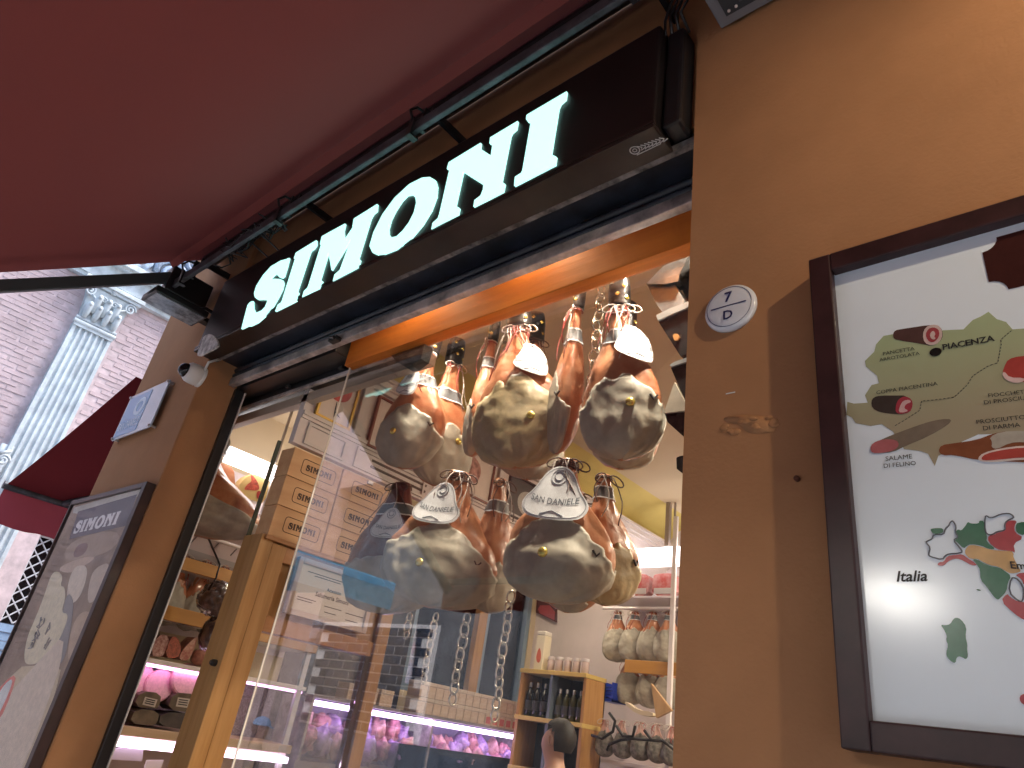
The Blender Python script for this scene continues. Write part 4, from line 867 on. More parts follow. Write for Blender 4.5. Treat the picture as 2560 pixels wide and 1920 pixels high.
# framed pictures
def picture(name, label, y0, y1, z0, z1, fcol, bg, art):
    t = thing(name, label, 'picture', (-3.4, (y0 + y1) / 2, z0), None)
    f_ = .014
    for a in ((y0, y0 + f_, z0, z1), (y1 - f_, y1, z0, z1), (y0 + f_, y1 - f_, z0, z0 + f_), (y0 + f_, y1 - f_, z1 - f_, z1)):
        MB().box(-3.40, -3.375, *a).build('frame', fcol, t)
    MB().box(-3.40, -3.388, y0 + f_, y1 - f_, z0 + f_, z1 - f_).build('sheet', bg, t)
    for i, (poly, m_) in enumerate(art): MB().px(round_poly(poly, 2), -3.387 + i * .0006, -3.3866 + i * .0006).build('drawing', m_, t)
M_poppy = mat('poppy_red', (.55, .10, .09), .6, noise_s=20, noise_a=.2); M_paper = mat('cream_paper', (.68, .58, .52), .7)
picture('picture', 'red poppy drawing in a thin gilt frame high on the wall left of the hams', .47, .72, 3.10, 3.43, mat('gilt', (.60, .38, .08), .4, .4), M_paper,
        [([(.50, 3.30), (.54, 3.25), (.60, 3.24), (.66, 3.27), (.68, 3.33), (.66, 3.40), (.58, 3.41), (.52, 3.38)], M_poppy),
         ([(.57, 3.35), (.61, 3.34), (.63, 3.37), (.60, 3.385)], M_paper),
         ([(.585, 3.24), (.592, 3.24), (.60, 3.14), (.592, 3.14)], M_ink), ([(.592, 3.17), (.64, 3.145), (.635, 3.155), (.60, 3.18)], M_ink)])
picture('picture', 'red ornament drawing in a dark red frame on the wall beside the leftmost hams', .87, 1.37, 3.07, 3.42, mat('dark_red_frame', (.16, .035, .02), .4), M_paper,
        [([(1.02, 3.12), (1.06, 3.20), (1.00, 3.26), (1.05, 3.34), (1.12, 3.38), (1.2, 3.34), (1.22, 3.22), (1.15, 3.13)], mat('faded_red', (.50, .26, .22), .7, noise_s=25, noise_a=.3))])
picture('picture', 'pale sketch in a dark red frame on the wall behind the middle hams', 1.52, 2.02, 3.07, 3.42, mat('dark_red_frame', (.16, .035, .02), .4), M_paper,
        [([(1.64, 3.12), (1.72, 3.2), (1.66, 3.3), (1.78, 3.38), (1.9, 3.3), (1.86, 3.16)], mat('faded_red', (.5, .26, .22), .7))])
picture('picture', 'black picture with a grey disc on the wall right of the middle hams', 2.20, 2.66, 3.07, 3.40, M_black, mat('dark_print', (.05, .05, .05), .4),
        [(circ(2.45, 3.22, .13, .10, 16), mat('grey_print', (.4, .38, .36), .5))])

# ------------------------------------------------------------------ wooden partition with boxes and certificate
M_oak = wood('honey_oak', (.43, .235, .085), (.33, .165, .05), 5, 'z', .4)
M_oakh = wood('honey_oak_rail', (.42, .20, .08), (.31, .135, .045), 5, 'y', .4)
pt = thing('wooden_partition', 'honey oak glazed partition running back from the left edge of the window', 'partition', (-3.45, .9, -.1))
MB().box(-3.60, -3.515, .40, .47, -.1, 2.37, .004).build('post', M_oak, pt)
MB().box(-3.508, -3.40, .395, .47, -.1, 2.37, .004).build('post', M_oak, pt)
MB().box(-3.50, -3.40, .4701, .56, -.1, 2.34, .004).build('stile', M_oak, pt)
MB().box(-3.50, -3.39, 1.29, 1.375, -.1, 2.34, .004).build('stile', M_oak, pt)
MB().box(-3.50, -3.405, .5602, 1.2898, 2.255, 2.34, .004).build('rail', M_oakh, pt)
MB().box(-3.50, -3.405, .5602, 1.2898, 1.905, 1.985, .004).build('rail', M_oakh, pt)
MB().box(-3.50, -3.405, .5602, 1.2898, -.1, .5, .004).build('bottom_panel', M_oakh, pt)
MB().box(-3.47, -3.43, .5602, 1.2898, 1.986, 2.254).build('panel', M_oak, pt)
MB().box(-3.462, -3.456, .5602, 1.2898, .501, 1.904).build('glass_pane', glassy('partition_glass', (.95, .96, .97), 1.6), pt)
MB().box(-3.62, -3.605, .42, .44, -.1, 2.95).build('glass_edge', mat('green_glass_edge', (.10, .12, .09), .2), pt)
MB().lathe([(.016, 0), (.016, .02), (.010, .03)], M=Matrix.Translation((-3.45, .395, 1.72)) @ Matrix.Rotation(R(90), 4, 'X'), n=12).build('lock', M_black, pt)
MB().box(-3.60, -3.38, .41, 1.40, 2.345, 2.368, .003).build('top_board', M_oakh, pt)
M_crate = wood('pale_crate_wood', (.64, .39, .20), (.54, .30, .14), 4, 'y', .6)
M_brandink = mat('burnt_ink', (.06, .03, .02), .7)
for ci, (ya, yb) in enumerate(((.425, .765), (.771, 1.135))):
    for ri in range(3):
        z0 = 2.371 + ri * .170; z1 = z0 + .167
        t = thing('wooden_box', 'pale branded wooden box, %s of the stack %s the glass edge' % (('bottom', 'middle', 'top')[ri], ('nearest', 'farther from')[ci]), 'box', (-3.5, (ya + yb) / 2, z0), 'branded wooden boxes on the partition')
        MB().box(-3.54, -3.402 + .004 * ci, ya, yb, z0, z1, .003).build('body', M_crate, t)
        xf = -3.402 + .004 * ci
        rr = []
        yc, zc_ = (ya + yb) / 2 + .02, (z0 + z1) / 2; hw, hh = .115, .042
        for (sx, sy, a0) in ((1, 1, 0), (-1, 1, 90), (-1, -1, 180), (1, -1, 270)):
            for i in range(5):
                a = R(a0 + 22.5 * i); rr.append((yc + sx * (hw - .018) + .018 * math.cos(a), zc_ + sy * (hh - .018) + .018 * math.sin(a)))
        m_ = MB(); m_.tube([(xf + .001, a, b) for a, b in rr], .0018, 4, closed=True)
        simoni(m_, (xf + .0006, yc - .088, zc_ - .020), (0, .176, 0), (0, 0, .040), (.0006, 0, 0)); m_.build('brand', M_brandink, t)
        if ri == 2 and ci == 1: MB().box(xf, xf + .012, yc - .02, yc + .02, z1 - .028, z1 - .006, .002).build('clasp', M_steel, t)
ct = thing('certificate', 'framed certificate hung on the wooden partition below the branded boxes', 'certificate', (-3.4, .93, 2.0))
cp = [(0.651, 2.0092), (1.1929, 2.0193), (1.1907, 2.2297), (0.6274, 2.2279)]
ya, yb = (cp[0][0] + cp[3][0]) / 2, (cp[1][0] + cp[2][0]) / 2; za = (cp[0][1] + cp[1][1]) / 2; zb = za + .30
for a in ((ya, ya + .03, za, zb), (yb - .03, yb, za, zb), (ya + .03, yb - .03, za, za + .03), (ya + .03, yb - .03, zb - .03, zb)):
    MB().box(-3.404, -3.375, *a, .003).build('frame', mat('rosy_frame', (.50, .38, .33), .5), ct)
MB().box(-3.404, -3.388, ya + .03, yb - .03, za + .03, zb - .03).build('sheet', mat('certificate_paper', (.62, .53, .46), .6), ct)
m_ = MB(); yc = (ya + yb) / 2
text(m_, 'Attestato', (-3.3872, yc - .05, za + .165), (0, .10, 0), (0, 0, 1)); text(m_, 'Salumeria Simoni', (-3.3872, yc - .115, za + .125), (0, .23, 0), (0, 0, 1))
for (u, v, L_) in ((-.2, .235, .24), (-.15, .222, .18), (-.22, .095, .12), (-.22, .082, .10), (-.04, .085, .12), (-.03, .055, .08), (.11, .08, .13), (.12, .045, .09)):
    m_.box(-3.3878, -3.3868, yc + u, yc + u + L_, za + v, za + v + .004)
m_.build('lettering', M_brandink, ct)

# ------------------------------------------------------------------ shelving on the side wall
M_shelfwhite = mat('white_steel_shelf', (.70, .66, .66), .35)
M_tube = emis('fluorescent_white', (1.0, .93, .95), 1.5)
M_boardw = wood('ochre_board', (.46, .23, .045), (.40, .19, .035), 4, 'y', .45)
su = thing('wall_shelving', 'white steel shelving with rails and wooden boards seen through the doorway', 'shelf', (-4.8, 1.2, -.1))
YA, YB = .37, 1.72
MB().box(-5.015, -5.0, YA, YB, 1.9, 3.1).build('back_panel', mat('pinkish_panel', (.66, .57, .57), .5), su)
MB().box(-5.0, -4.6, YA, YB, 2.735, 2.762, .003).build('shelf', M_shelfwhite, su)
MB().box(-5.0, -4.59, YA, YB, 1.69, 1.718, .003).build('shelf', M_shelfwhite, su)
MB().box(-5.0, -4.58, YA, YB, 1.295, 1.345, .003).build('shelf', wood('pale_shelf_edge', (.50, .37, .24), (.42, .30, .18), 4, 'y'), su)
MB().box(-4.615, -4.585, YA, YB, 2.255, 2.335, .003).build('front_board', M_boardw, su)
MB().box(-4.615, -4.585, YA, YB, 1.945, 2.03, .003).build('front_board', M_boardw, su)
MB().box(-4.99, -4.615, YA, YB, 2.255, 2.275).build('shelf', M_shelfwhite, su)
MB().box(-4.99, -4.615, YA, YB, 1.945, 1.965).build('shelf', M_shelfwhite, su)
MB().tube([(-4.62, YA, 2.50), (-4.62, YB, 2.50)], .013, 10).build('rail', M_shelfwhite, su, smooth=50)
MB().box(-4.99, -4.97, YA, YB, 2.40, 2.455).build('rear_rail', mat('grey_rail', (.42, .39, .40), .4), su)
for yy in (1.0, 1.68):
    MB().box(-4.64, -4.61, yy - .02, yy + .02, -.1, 3.02, .003).build('upright', M_shelfwhite, su)
MB().box(-5.0, -4.6, YA, YB, -.1, 1.0).build('base_cabinet', mat('cabinet', (.35, .30, .30), .5), su)
MB().box(-5.0, -4.97, YA, YB, 1.345, 1.69).build('display_back', mat('dark_speckle', (.06, .05, .07), .3, noise_s=90, noise_a=.0, col2=(.25, .22, .30)), su)
lt = thing('fluorescent_lamp', 'glowing white fluorescent lamp hung over the shelf in the doorway', 'lamp', (-4.58, 1.1, 3.02))
mb = MB(); prf = [(-4.66, 3.15), (-4.60, 3.135), (-4.55, 3.10), (-4.53, 3.045), (-4.535, 3.03), (-4.67, 3.03)]
mb.prism(prf, lambda u, v, d_: (u, d_, v), .60, 1.72); mb.build('diffuser', M_tube, lt, smooth=30)
for yy in (.95, 1.55):
    MB().box(-4.61, -4.595, yy - .008, yy + .008, 3.15, 3.60).box(-4.64, -4.565, yy - .035, yy + .035, 3.60, 3.619).build('rod', mat('grey_rod', (.35, .30, .26), .5), lt)
cs = thing('case_light', 'pinkish white strip light under the lowest shelf in the doorway', 'lamp', (-4.6, 1.0, 1.24))
MB().box(-4.63, -4.585, YA, YB, 1.235, 1.272, .004).build('tube', emis('pink_white_tube', (1.0, .72, 1.0), 2.2), cs)
MB().box(-4.66, -4.631, YA, YB, 1.235, 1.290).build('holder', M_shelfwhite, cs)
cs = thing('case_light', 'pink strip light hidden under the shelf above the sliced mortadella', 'lamp', (-4.63, 1.0, 1.67))
MB().box(-4.66, -4.635, YA, YB, 1.672, 1.688).build('tube', emis('rose_tube', (1.0, .50, .95), 1.8), cs)

def pxthing(name, label, cat, poly, x0, x1, m, grp=None, rnd=0, bev=0):
    o = MB().px(round_poly(poly, rnd) if rnd else poly, x0, x1).build(name, m, None, smooth=40 if rnd else False, origin=(x0, poly[0][0], min(p[1] for p in poly)))
    return tag(o, label, cat, grp)
M_packham = mat('ham_pack_print', (.62, .32, .16), .3, noise_s=14, col2=(.55, .20, .10), coat=.5)
M_packyel = mat('ham_pack_yellow', (.62, .50, .18), .3, noise_s=9, col2=(.60, .42, .16), coat=.5)
M_meatred = mat('cut_ham_red', (.50, .09, .05), .4, noise_s=30, noise_a=.25)
for i, (lab, body, mt, meat_, bone) in enumerate((
    ('orange ham pack on the top shelf, nearest the door frame', [(0.546, 2.9937), (0.6666, 3.0226), (0.7498, 2.8395), (0.6501, 2.8254), (0.5848, 2.9009)], M_packham, [(0.5476, 2.9868), (0.5932, 2.954), (0.6281, 2.8811), (0.5904, 2.9028)], [(0.622, 2.8859), (0.65, 2.9105), (0.6665, 2.8665), (0.6595, 2.8355), (0.6361, 2.8484)]),
    ('yellow ham pack on the top shelf, below the lamp', [(0.7513, 2.8976), (0.7776, 2.973), (0.8236, 3.0199), (0.9039, 3.0201), (0.9663, 3.0057), (0.9822, 2.8478), (0.9063, 2.8364), (0.7792, 2.8427)], M_packyel, [(0.8053, 3.0016), (0.8274, 3.0062), (0.8792, 2.9734), (0.91, 2.9327), (0.8864, 2.9095), (0.8351, 2.8985), (0.7938, 2.8837), (0.8071, 2.9322), (0.8347, 2.9644)], [(0.893, 2.9118), (0.9249, 2.9232), (0.9391, 2.884), (0.9213, 2.8558), (0.9036, 2.8716)]))):
    t = thing('ham_pack', lab, 'packaged ham', (-4.65, body[0][0], 2.765))
    MB().px(round_poly(body, 1), -4.72, -4.62).build('pack', mt, t); MB().px(round_poly(meat_, 2), -4.6195, -4.6185).build('print', M_meatred, t); MB().px(round_poly(bone, 2), -4.6183, -4.6175).build('bone_print', mat('cut_dark_red', (.40, .045, .03), .4), t)
    MB().px([(body[0][0] + .01, 2.766), (body[0][0] + .16, 2.766), (body[0][0] + .17, 2.80), (body[0][0] + .08, 2.79), (body[0][0], 2.80)], -4.70, -4.61).build('foil_base', M_steel, t)
# display row of sliced packs, mortadella and wrapped cheeses
M_pks = [mat('pack_red', (.42, .05, .03), .3, noise_s=40, col2=(.60, .30, .20)), mat('pack_speckled', (.50, .34, .30), .3, noise_s=60, col2=(.22, .07, .06)), mat('pack_brown', (.36, .10, .06), .3, noise_s=50, noise_a=.3), mat('pack_mottled', (.55, .36, .28), .3, noise_s=45, col2=(.30, .08, .06))]
for i, (lab, poly) in enumerate((('red vacuum pack on the middle shelf, first from the door frame', [(0.5055, 1.8562), (0.5548, 1.8592), (0.5727, 1.7691), (0.5293, 1.735), (0.517, 1.7394)]),
    ('speckled salami pack on the middle shelf, second from the door frame', [(0.5708, 1.8556), (0.6521, 1.8647), (0.6538, 1.757), (0.6441, 1.7353), (0.5728, 1.7328)]),
    ('brown meat pack on the middle shelf, third from the door frame', [(0.6546, 1.8584), (0.6966, 1.8665), (0.7524, 1.8017), (0.7451, 1.7427), (0.6612, 1.7383)]),
    ('mottled meat pack on the middle shelf, fourth from the door frame', [(0.8116, 1.8888), (0.8313, 1.8786), (0.8251, 1.7428), (0.7546, 1.7376), (0.7549, 1.7953)]))):
    pxthing('meat_pack', lab, 'packaged meat', poly, -4.74, -4.62, M_pks[i], 'packs on the middle shelf', 1)
sp_ = [(0.8418, 1.7902), (1.0234, 1.787)]
o = MB().tube([(-4.64, lerp(sp_[0][0], sp_[1][0], t), 1.775) for t in (0, .04, .2, .5, .8, .96, 1)], [.01, .035, .05, .052, .05, .035, .01], 14).build('salami', mat('salami_pink', (.48, .22, .16), .35, noise_s=30, noise_a=.2), None, smooth=True, origin=(-4.64, sp_[0][0], 1.72))
tag(o, 'pink salami lying at the right end of the middle shelf', 'salami')
M_mort = mat('mortadella', (.62, .32, .36), .45, noise_s=40, noise_a=.06)
for i, (lab, c_, r_) in enumerate((('round mortadella on the display shelf, first from the door frame', [(0.6038, 1.5996)], .085), ('round mortadella on the display shelf, lowest and in the middle', [(0.7221, 1.5795)], .095),
                                   ('round mortadella on the display shelf, highest of the three', [(0.8681, 1.6386)], .10))):
    cy, cz = c_[0]
    t = thing('mortadella', lab, 'mortadella', (-4.8, cy, cz - r_), 'mortadella slices on display')
    MB().lathe([(r_ * .9, -.12), (r_, -.11), (r_ * 1.0, -.008), (r_ * .985, 0)], M=Matrix.Translation((-4.70 + .02 * i, cy, cz)) @ Matrix.Rotation(R(78), 4, 'Y'), n=28).build('body', M_mort, t, smooth=40)
    MB().lathe([(r_ * .93, 0), (r_ * .90, .004), (r_ * .4, .005)], M=Matrix.Translation((-4.70 + .02 * i, cy, cz)) @ Matrix.Rotation(R(78), 4, 'Y'), n=28).build('cut_face', mat('mortadella_cut', (.70, .38, .46), .4, noise_s=60, noise_a=.08), t, smooth=40)
pxthing('wrapped_meat', 'film wrapped pink meat piece right of the mortadella', 'packaged meat', [(0.9159, 1.5838), (0.9455, 1.6284), (0.9967, 1.6394), (1.0368, 1.6077), (1.0421, 1.5206), (0.9648, 1.5172)], -4.78, -4.64, mat('film_wrapped_meat', (.50, .26, .28), .15, noise_s=20, noise_a=.25, coat=.6), None, 2)
M_wrap = mat('brown_paper_wrap', (.13, .10, .065), .6, noise_s=12, noise_a=.2)
M_wrap2 = mat('dark_paper_wrap', (.06, .05, .045), .6, noise_s=12, noise_a=.2)
M_lab = mat('printed_label', (.50, .47, .42), .5)
for lab, poly, m_, lb in (('olive wrapped cheese block with a white label, upper left of four', [(0.593, 1.5333), (0.7221, 1.5385), (0.7372, 1.464), (0.7013, 1.4469), (0.5848, 1.451)], M_wrap, [(0.631, 1.5071), (0.7109, 1.5019), (0.7108, 1.4576), (0.6312, 1.4632)]),
    ('olive wrapped cheese block with a white label, upper right of four', [(0.7926, 1.5548), (0.945, 1.5627), (0.9594, 1.4853), (0.947, 1.4577), (0.7915, 1.4548)], M_wrap, [(0.8312, 1.5309), (0.9139, 1.5321), (0.9187, 1.4803), (0.8364, 1.4797)]),
    ('plain olive wrapped cheese block, lower left of four', [(0.5983, 1.4412), (0.7456, 1.4406), (0.7535, 1.3758), (0.7311, 1.361), (0.5913, 1.3579)], M_wrap, None),
    ('dark wrapped cheese block, lower right of four', [(0.7536, 1.4385), (0.9589, 1.4535), (0.9791, 1.3718), (0.92, 1.3592), (0.7685, 1.3651)], M_wrap2, None)):
    t = thing('cheese_block', lab, 'cheese', (-4.7, poly[0][0], min(p[1] for p in poly)), 'wrapped cheese blocks on display')
    MB().px(round_poly(poly, 1), -4.78, -4.62 if lb else -4.61).build('block', m_, t)
    if lb:
        MB().px(lb, -4.6195, -4.6185).build('label', M_lab, t); m2 = MB()
        for i in range(3):
            a = [lerp(lb[0][k_], lb[3][k_], .22 + .25 * i) for k_ in (0, 1)]; b = [lerp(lb[1][k_], lb[2][k_], .22 + .25 * i) for k_ in (0, 1)]
            m2.tube([(-4.618, lerp(a[0], b[0], .12), lerp(a[1], b[1], .12)), (-4.618, lerp(a[0], b[0], .85), lerp(a[1], b[1], .85))], .003, 4)
        m2.build('lettering', M_ink, t)
pxthing('white_cloth', 'pale crumpled cloth at the left end of the cheese shelf', 'cloth', [(0.5335, 1.4621), (0.5796, 1.4743), (0.5712, 1.4361), (0.5611, 1.3616), (0.5316, 1.3523), (0.5254, 1.3999)], -4.70, -4.63, mat('pale_cloth', (.55, .50, .55), .8, noise_s=20, noise_a=.15), None, 2)
pxthing('steel_tray', 'steel tray at the bottom of the doorway view', 'tray', [(0.5163, 1.2219), (0.7303, 1.2349), (0.747, 1.1765), (0.7427, 1.1702), (0.5208, 1.1646)], -4.9, -4.62, mat('tray_steel', (.52, .48, .55), .3, .6), None)
pxthing('price_card', 'pale price card at the bottom of the doorway view', 'card', [(0.7642, 1.1804), (0.866, 1.1883), (0.864, 1.1221), (0.763, 1.1153)], -4.605, -4.60, mat('pale_card', (.66, .60, .66), .6))
for i, (lab, pp) in enumerate((('green capped glass jar under the ochre board', [(0.5607, 2.1887), (0.6996, 2.2238)]), ('dark glass jar under the ochre board, right of the green capped one', [(0.9414, 2.2042), (1.0208, 2.1962)]))):
    y_ = (.86, .98)[i]
    t = thing('jar', lab, 'jar', (-4.72, y_, 1.966), 'jars under the board')
    MB().lathe([(.045, 0), (.05, .01), (.05, .13), (.04, .15)], c=(-4.72, y_, 1.966), n=16).build('glass', mat('jar_dark%d' % i, ((.10, .12, .02), (.035, .012, .012))[i], .1, coat=.5), t, smooth=40)
    MB().lathe([(.043, .15), (.045, .155), (.045, .18), (.03, .183)], c=(-4.72, y_, 1.966), n=16).build('cap', mat('jar_cap%d' % i, ((.20, .28, .06), (.30, .08, .06))[i], .35), t, smooth=40)
# net bag of truffle salami hung in the doorway
def blob(name, m, parent, c, r, seed, amp=.25, n=20, sc=(1, 1, 1), fr=2.5):
    v = []; f = []
    for i in range(n + 1):
        t = math.pi * i / n
        for j in range(2 * n):
            a = math.pi * j / n; d_ = Vector((math.sin(t) * math.cos(a), math.sin(t) * math.sin(a), math.cos(t)))
            q = r * (1 + amp * noise.noise(d_ * fr + Vector((seed, seed * .7, 0))))
            v.append((c[0] + d_.x * q * sc[0], c[1] + d_.y * q * sc[1], c[2] + d_.z * q * sc[2]))
    for i in range(n):
        for j in range(2 * n): f.append((i * 2 * n + j, i * 2 * n + (j + 1) % (2 * n), (i + 1) * 2 * n + (j + 1) % (2 * n), (i + 1) * 2 * n + j))
    return MB().add(v, f).build(name, m, parent, smooth=True)
bg = [(0.6364, 2.2127), (0.6993, 2.0821), (0.7325, 1.8885)]
hb = thing('hanging_bag', 'clear bag of dark salami lumps hanging in the doorway', 'bag', (-4.25, bg[1][0], bg[2][1] - .1))
M_bag = mat('dark_salami', (.11, .075, .065), .3, noise_s=16, col2=(.30, .20, .15), coat=.4)
for i, (dy, dz, r_) in enumerate(((-.045, .0, .062), (.045, .012, .066), (0, .05, .05), (.01, -.03, .055))): blob('lump', M_bag, hb, (-4.25 + .015 * (i % 2), bg[1][0] + dy, bg[1][1] + dz), r_, i * 3.1)
blob('lump', M_bag, hb, (-4.25, bg[2][0], bg[2][1]), .062, 9, sc=(1, .95, 1.25))
blob('film', glassy('clear_film', (.9, .88, .88), 2.2, .12), hb, (-4.25, bg[1][0], bg[1][1] + .015), .125, 4, .18, sc=(.8, 1.0, .85), fr=3.5)
blob('film', MATS['clear_film'], hb, (-4.25, bg[2][0], bg[2][1] + .01), .085, 7, .15, sc=(.8, .9, 1.2), fr=3.5)
MB().tube([(-4.25, bg[0][0] - .02, bg[1][1] + .05), (-4.25, bg[0][0], bg[0][1]), (-4.28, bg[0][0] + .01, 2.30), (-4.62, bg[0][0] + .02, 2.51)], .006, 6).build('string', M_black, hb, smooth=True)

# ------------------------------------------------------------------ lit counter with boxes, window behind it
ctr = thing('display_counter', 'refrigerated counter glowing violet behind the partition glass', 'counter', (-4.8, 3.0, -.1))
MB().box(-5.0, -4.62, 1.80, 4.30, -.1, 1.26).build('base', mat('counter_steel', (.40, .38, .42), .35, .5), ctr)
MB().box(-5.0, -4.60, 1.80, 4.30, 1.662, 1.685, .003).build('top', mat('counter_top', (.25, .22, .24), .3), ctr)
MB().box(-5.0, -4.98, 1.80, 4.30, 1.2601, 1.6618).build('back', mat('counter_back', (.30, .24, .40), .4), ctr)
MB().box(-4.64, -4.60, 1.82, 4.28, 1.612, 1.648, .004).build('tube', emis('violet_tube', (.82, .58, 1.0), 4.0), ctr)
for yy in (1.80, 3.02, 4.28): MB().box(-5.0, -4.60, yy, yy + .02, 1.261, 1.661).build('divider', M_steel, ctr)
MB().box(-4.605, -4.60, 1.83, 4.27, 1.261, 1.45).build('front_glass', glassy('counter_glass', (.95, .96, .98), 1.2), ctr)
random.seed(21)
M_cuts = [mat('pink_cut', (.55, .24, .28), .35, noise_s=25, noise_a=.25), mat('violet_pack', (.40, .26, .52), .3, noise_s=25, noise_a=.25), mat('rosy_ham', (.60, .34, .32), .35, noise_s=18, noise_a=.2)]
ORD = ['first', 'second', 'third', 'fourth', 'fifth', 'sixth', 'seventh', 'eighth', 'ninth', 'tenth', 'eleventh', 'twelfth', 'thirteenth', 'fourteenth', 'fifteenth', 'sixteenth', 'seventeenth']
for i in range(34):
    y = 1.9 + (i % 17) * .14 + random.uniform(-.02, .02); row = i // 17
    if abs(y - 3.03) < .07: continue
    o = blob('meat_cut', M_cuts[(i * 7 + i // 5) % 3], None, (-4.70 - .1 * row, y, 1.36 + .10 * row + random.uniform(0, .04)), random.uniform(.075, .092), i, .55, 9, (1, .8, random.uniform(.9, 1.4)), 2.2)
    tag(o, '%s piece of cured meat in the violet counter, %s row, %s from the near end' % (('pink', 'violet', 'rosy')[(i * 7 + i // 5) % 3], ('front', 'back')[row], ORD[i % 17]), 'meat', 'meat pieces in the violet counter')
M_boxp = mat('speckled_box_print', (.62, .50, .38), .5, noise_s=110, col2=(.42, .28, .20))
M_boxr = mat('box_red_print', (.45, .08, .07), .5); M_boxcap = mat('box_top_print', (.58, .50, .40), .5, noise_s=70, col2=(.45, .33, .25))
proto = None
for tier in range(2):
    for i in range(15):
        y = 2.86 + i * .094
        if proto is None:
            proto = thing('gift_box', '', 'box', (-4.68, y, 1.686), 'patterned boxes on the violet counter')
            MB().box(-4.76, -4.605, y - .044, y + .044, 1.686, 1.775, .004).build('carton', M_boxp, proto); MB().box(-4.762, -4.603, y - .046, y + .046, 1.776, 1.806, .004).build('lid', M_boxcap, proto)
            t = proto
        else:
            t = copy_tree(proto)
        t.location = (-4.68, y, 1.686 + tier * .1225)
        t['label'] = 'cream patterned box in the %s row on the counter, %s from the near end' % (('lower', 'upper')[tier], ORD[i])
        if 9 <= i <= 13 and tier == 0:
            MB().box(-4.6045, -4.6035, y - .030, y + .030, 1.70, 1.755).build('red_print', M_boxr, None).parent = t
            t.children[-1].matrix_parent_inverse = Matrix.Translation((4.68, -y, -1.686)); t['label'] = 'cream box with red print in the lower counter row, %s from the near end' % ORD[i]
for i in range(3):
    y = 2.18 + i * .16
    t = copy_tree(proto); t.location = (-4.70, y, 1.686); t.scale = (1, 1.5, 1); t['label'] = 'wide cream box standing apart on the counter, %s from the near end' % ORD[i]; t['group'] = 'yellowish boxes near the door edge'
wn = thing('side_window', 'steel framed side window with a wooden mullion above the violet counter', 'window', (-5.1, 3.8, 1.85))
for a in ((2.95, 4.62, 1.85, 1.91), (2.95, 4.62, 3.24, 3.30), (2.95, 3.01, 1.91, 3.24), (4.56, 4.62, 1.91, 3.24), (3.93, 3.98, 1.91, 3.24)): MB().box(-5.12, -5.03, *a, .004).build('frame', mat('blue_grey_steel', (.30, .40, .50), .3, .5), wn)
MB().box(-5.019, -4.95, 3.74, 3.86, 1.86, 3.3, .004).build('mullion', M_oak, wn)
MB().box(-5.085, -5.08, 3.01, 4.56, 1.91, 3.24).build('glass_pane', glassy('side_glass', (.9, .95, .97), 1.2), wn)
o = thing('small_picture', 'dark red octagonal picture on the white wall beside the side window', 'picture', (-4.6, 4.65, 2.7))
sp2 = [(-5.0072, 3.0441), (-4.7348, 2.9303), (-4.7132, 2.7828), (-4.9965, 2.8782)]; MB().py(sp2, 4.66, 4.70).build('frame', mat('picture_dark', (.09, .03, .03), .5), o)
MB().py([(-4.9439, 2.9541), (-4.8126, 2.9545), (-4.7299, 2.8866), (-4.7251, 2.8007), (-4.9295, 2.8661), (-4.9665, 2.9097)], 4.652, 4.659).build('print', mat('picture_red', (.34, .07, .08), .5), o)

# ------------------------------------------------------------------ bottle shelf unit
un = thing('shelf_unit', 'tall shelf unit with gold edged shelves of black bottles', 'shelf', (-4.0, 3.95, -.1))
ux0, ux1 = -4.37, -3.64
MB().box(ux0, ux0 + .03, 3.80, 4.10, -.1, 2.16).build('side', M_oak, un); MB().box(ux1 - .03, ux1, 3.80, 4.10, -.1, 2.16).build('side', M_oak, un)
MB().box(ux0, ux1, 4.085, 4.10, -.1, 2.16).build('back', M_black, un)
MB().box(-4.03, -4.0, 3.80, 4.084, -.1, 2.16).build('divider', mat('blue_grey_panel', (.12, .15, .20), .4), un)
for z in (2.162, 1.775, 1.38): MB().box(ux0 - .005, ux1 + .005, 3.785, 4.10, z, z + .035, .003).build('shelf', mat('gold_edge', (.55, .40, .13), .35), un)
def bottle(lab, x, z, m, h=.28, grp='black bottles on the gold edged shelf', cat='bottle'):
    t = thing('bottle', lab, cat, (x, 3.88, z), grp)
    MB().lathe([(.032, 0), (.036, .008), (.036, h * .6), (.030, h * .72), (.014, h * .8), (.013, h * .97), (.008, h)], c=(x, 3.88, z), n=16).build('glass', m, t, smooth=50)
    MB().lathe([(.0365, h * .18), (.0368, h * .2), (.0368, h * .45), (.0365, h * .47)], c=(x, 3.88, z), n=16).build('label', mat('black_label', (.05, .05, .055), .4), t, smooth=50)
    MB().lathe([(.0145, h * .86), (.015, h * .87), (.015, h * .985), (.012, h * 1.005)], c=(x, 3.88, z), n=12).build('capsule', mat('silver_capsule', (.4, .4, .42), .3, .8), t, smooth=50)
M_bott = mat('black_bottle', (.008, .008, .010), .06)
for i, nm in enumerate(('first', 'second', 'third', 'fourth')): bottle('black bottle on the gold edged shelf, %s from its left side' % nm, -4.30 + i * .085, 1.811, M_bott)
for i, nm in enumerate(('first', 'second', 'third', 'fourth')): bottle('slim dark oil bottle with a pale label, %s from the blue panel' % nm, -3.96 + i * .075, 1.811, mat('oil_bottle', (.05, .05, .02), .08), .25, 'oil bottles beside the blue panel')
t = thing('tall_tin', 'tall cream tin with red print standing on the shelf unit', 'tin', (-4.22, 3.9, 2.198))
MB().box(-4.27, -4.17, 3.84, 3.94, 2.198, 2.50, .006).build('body', mat('cream_tin', (.66, .60, .45), .35), t); MB().box(-4.268, -4.172, 3.838, 3.942, 2.502, 2.54, .008).build('lid', mat('cream_lid', (.64, .60, .52), .35), t)
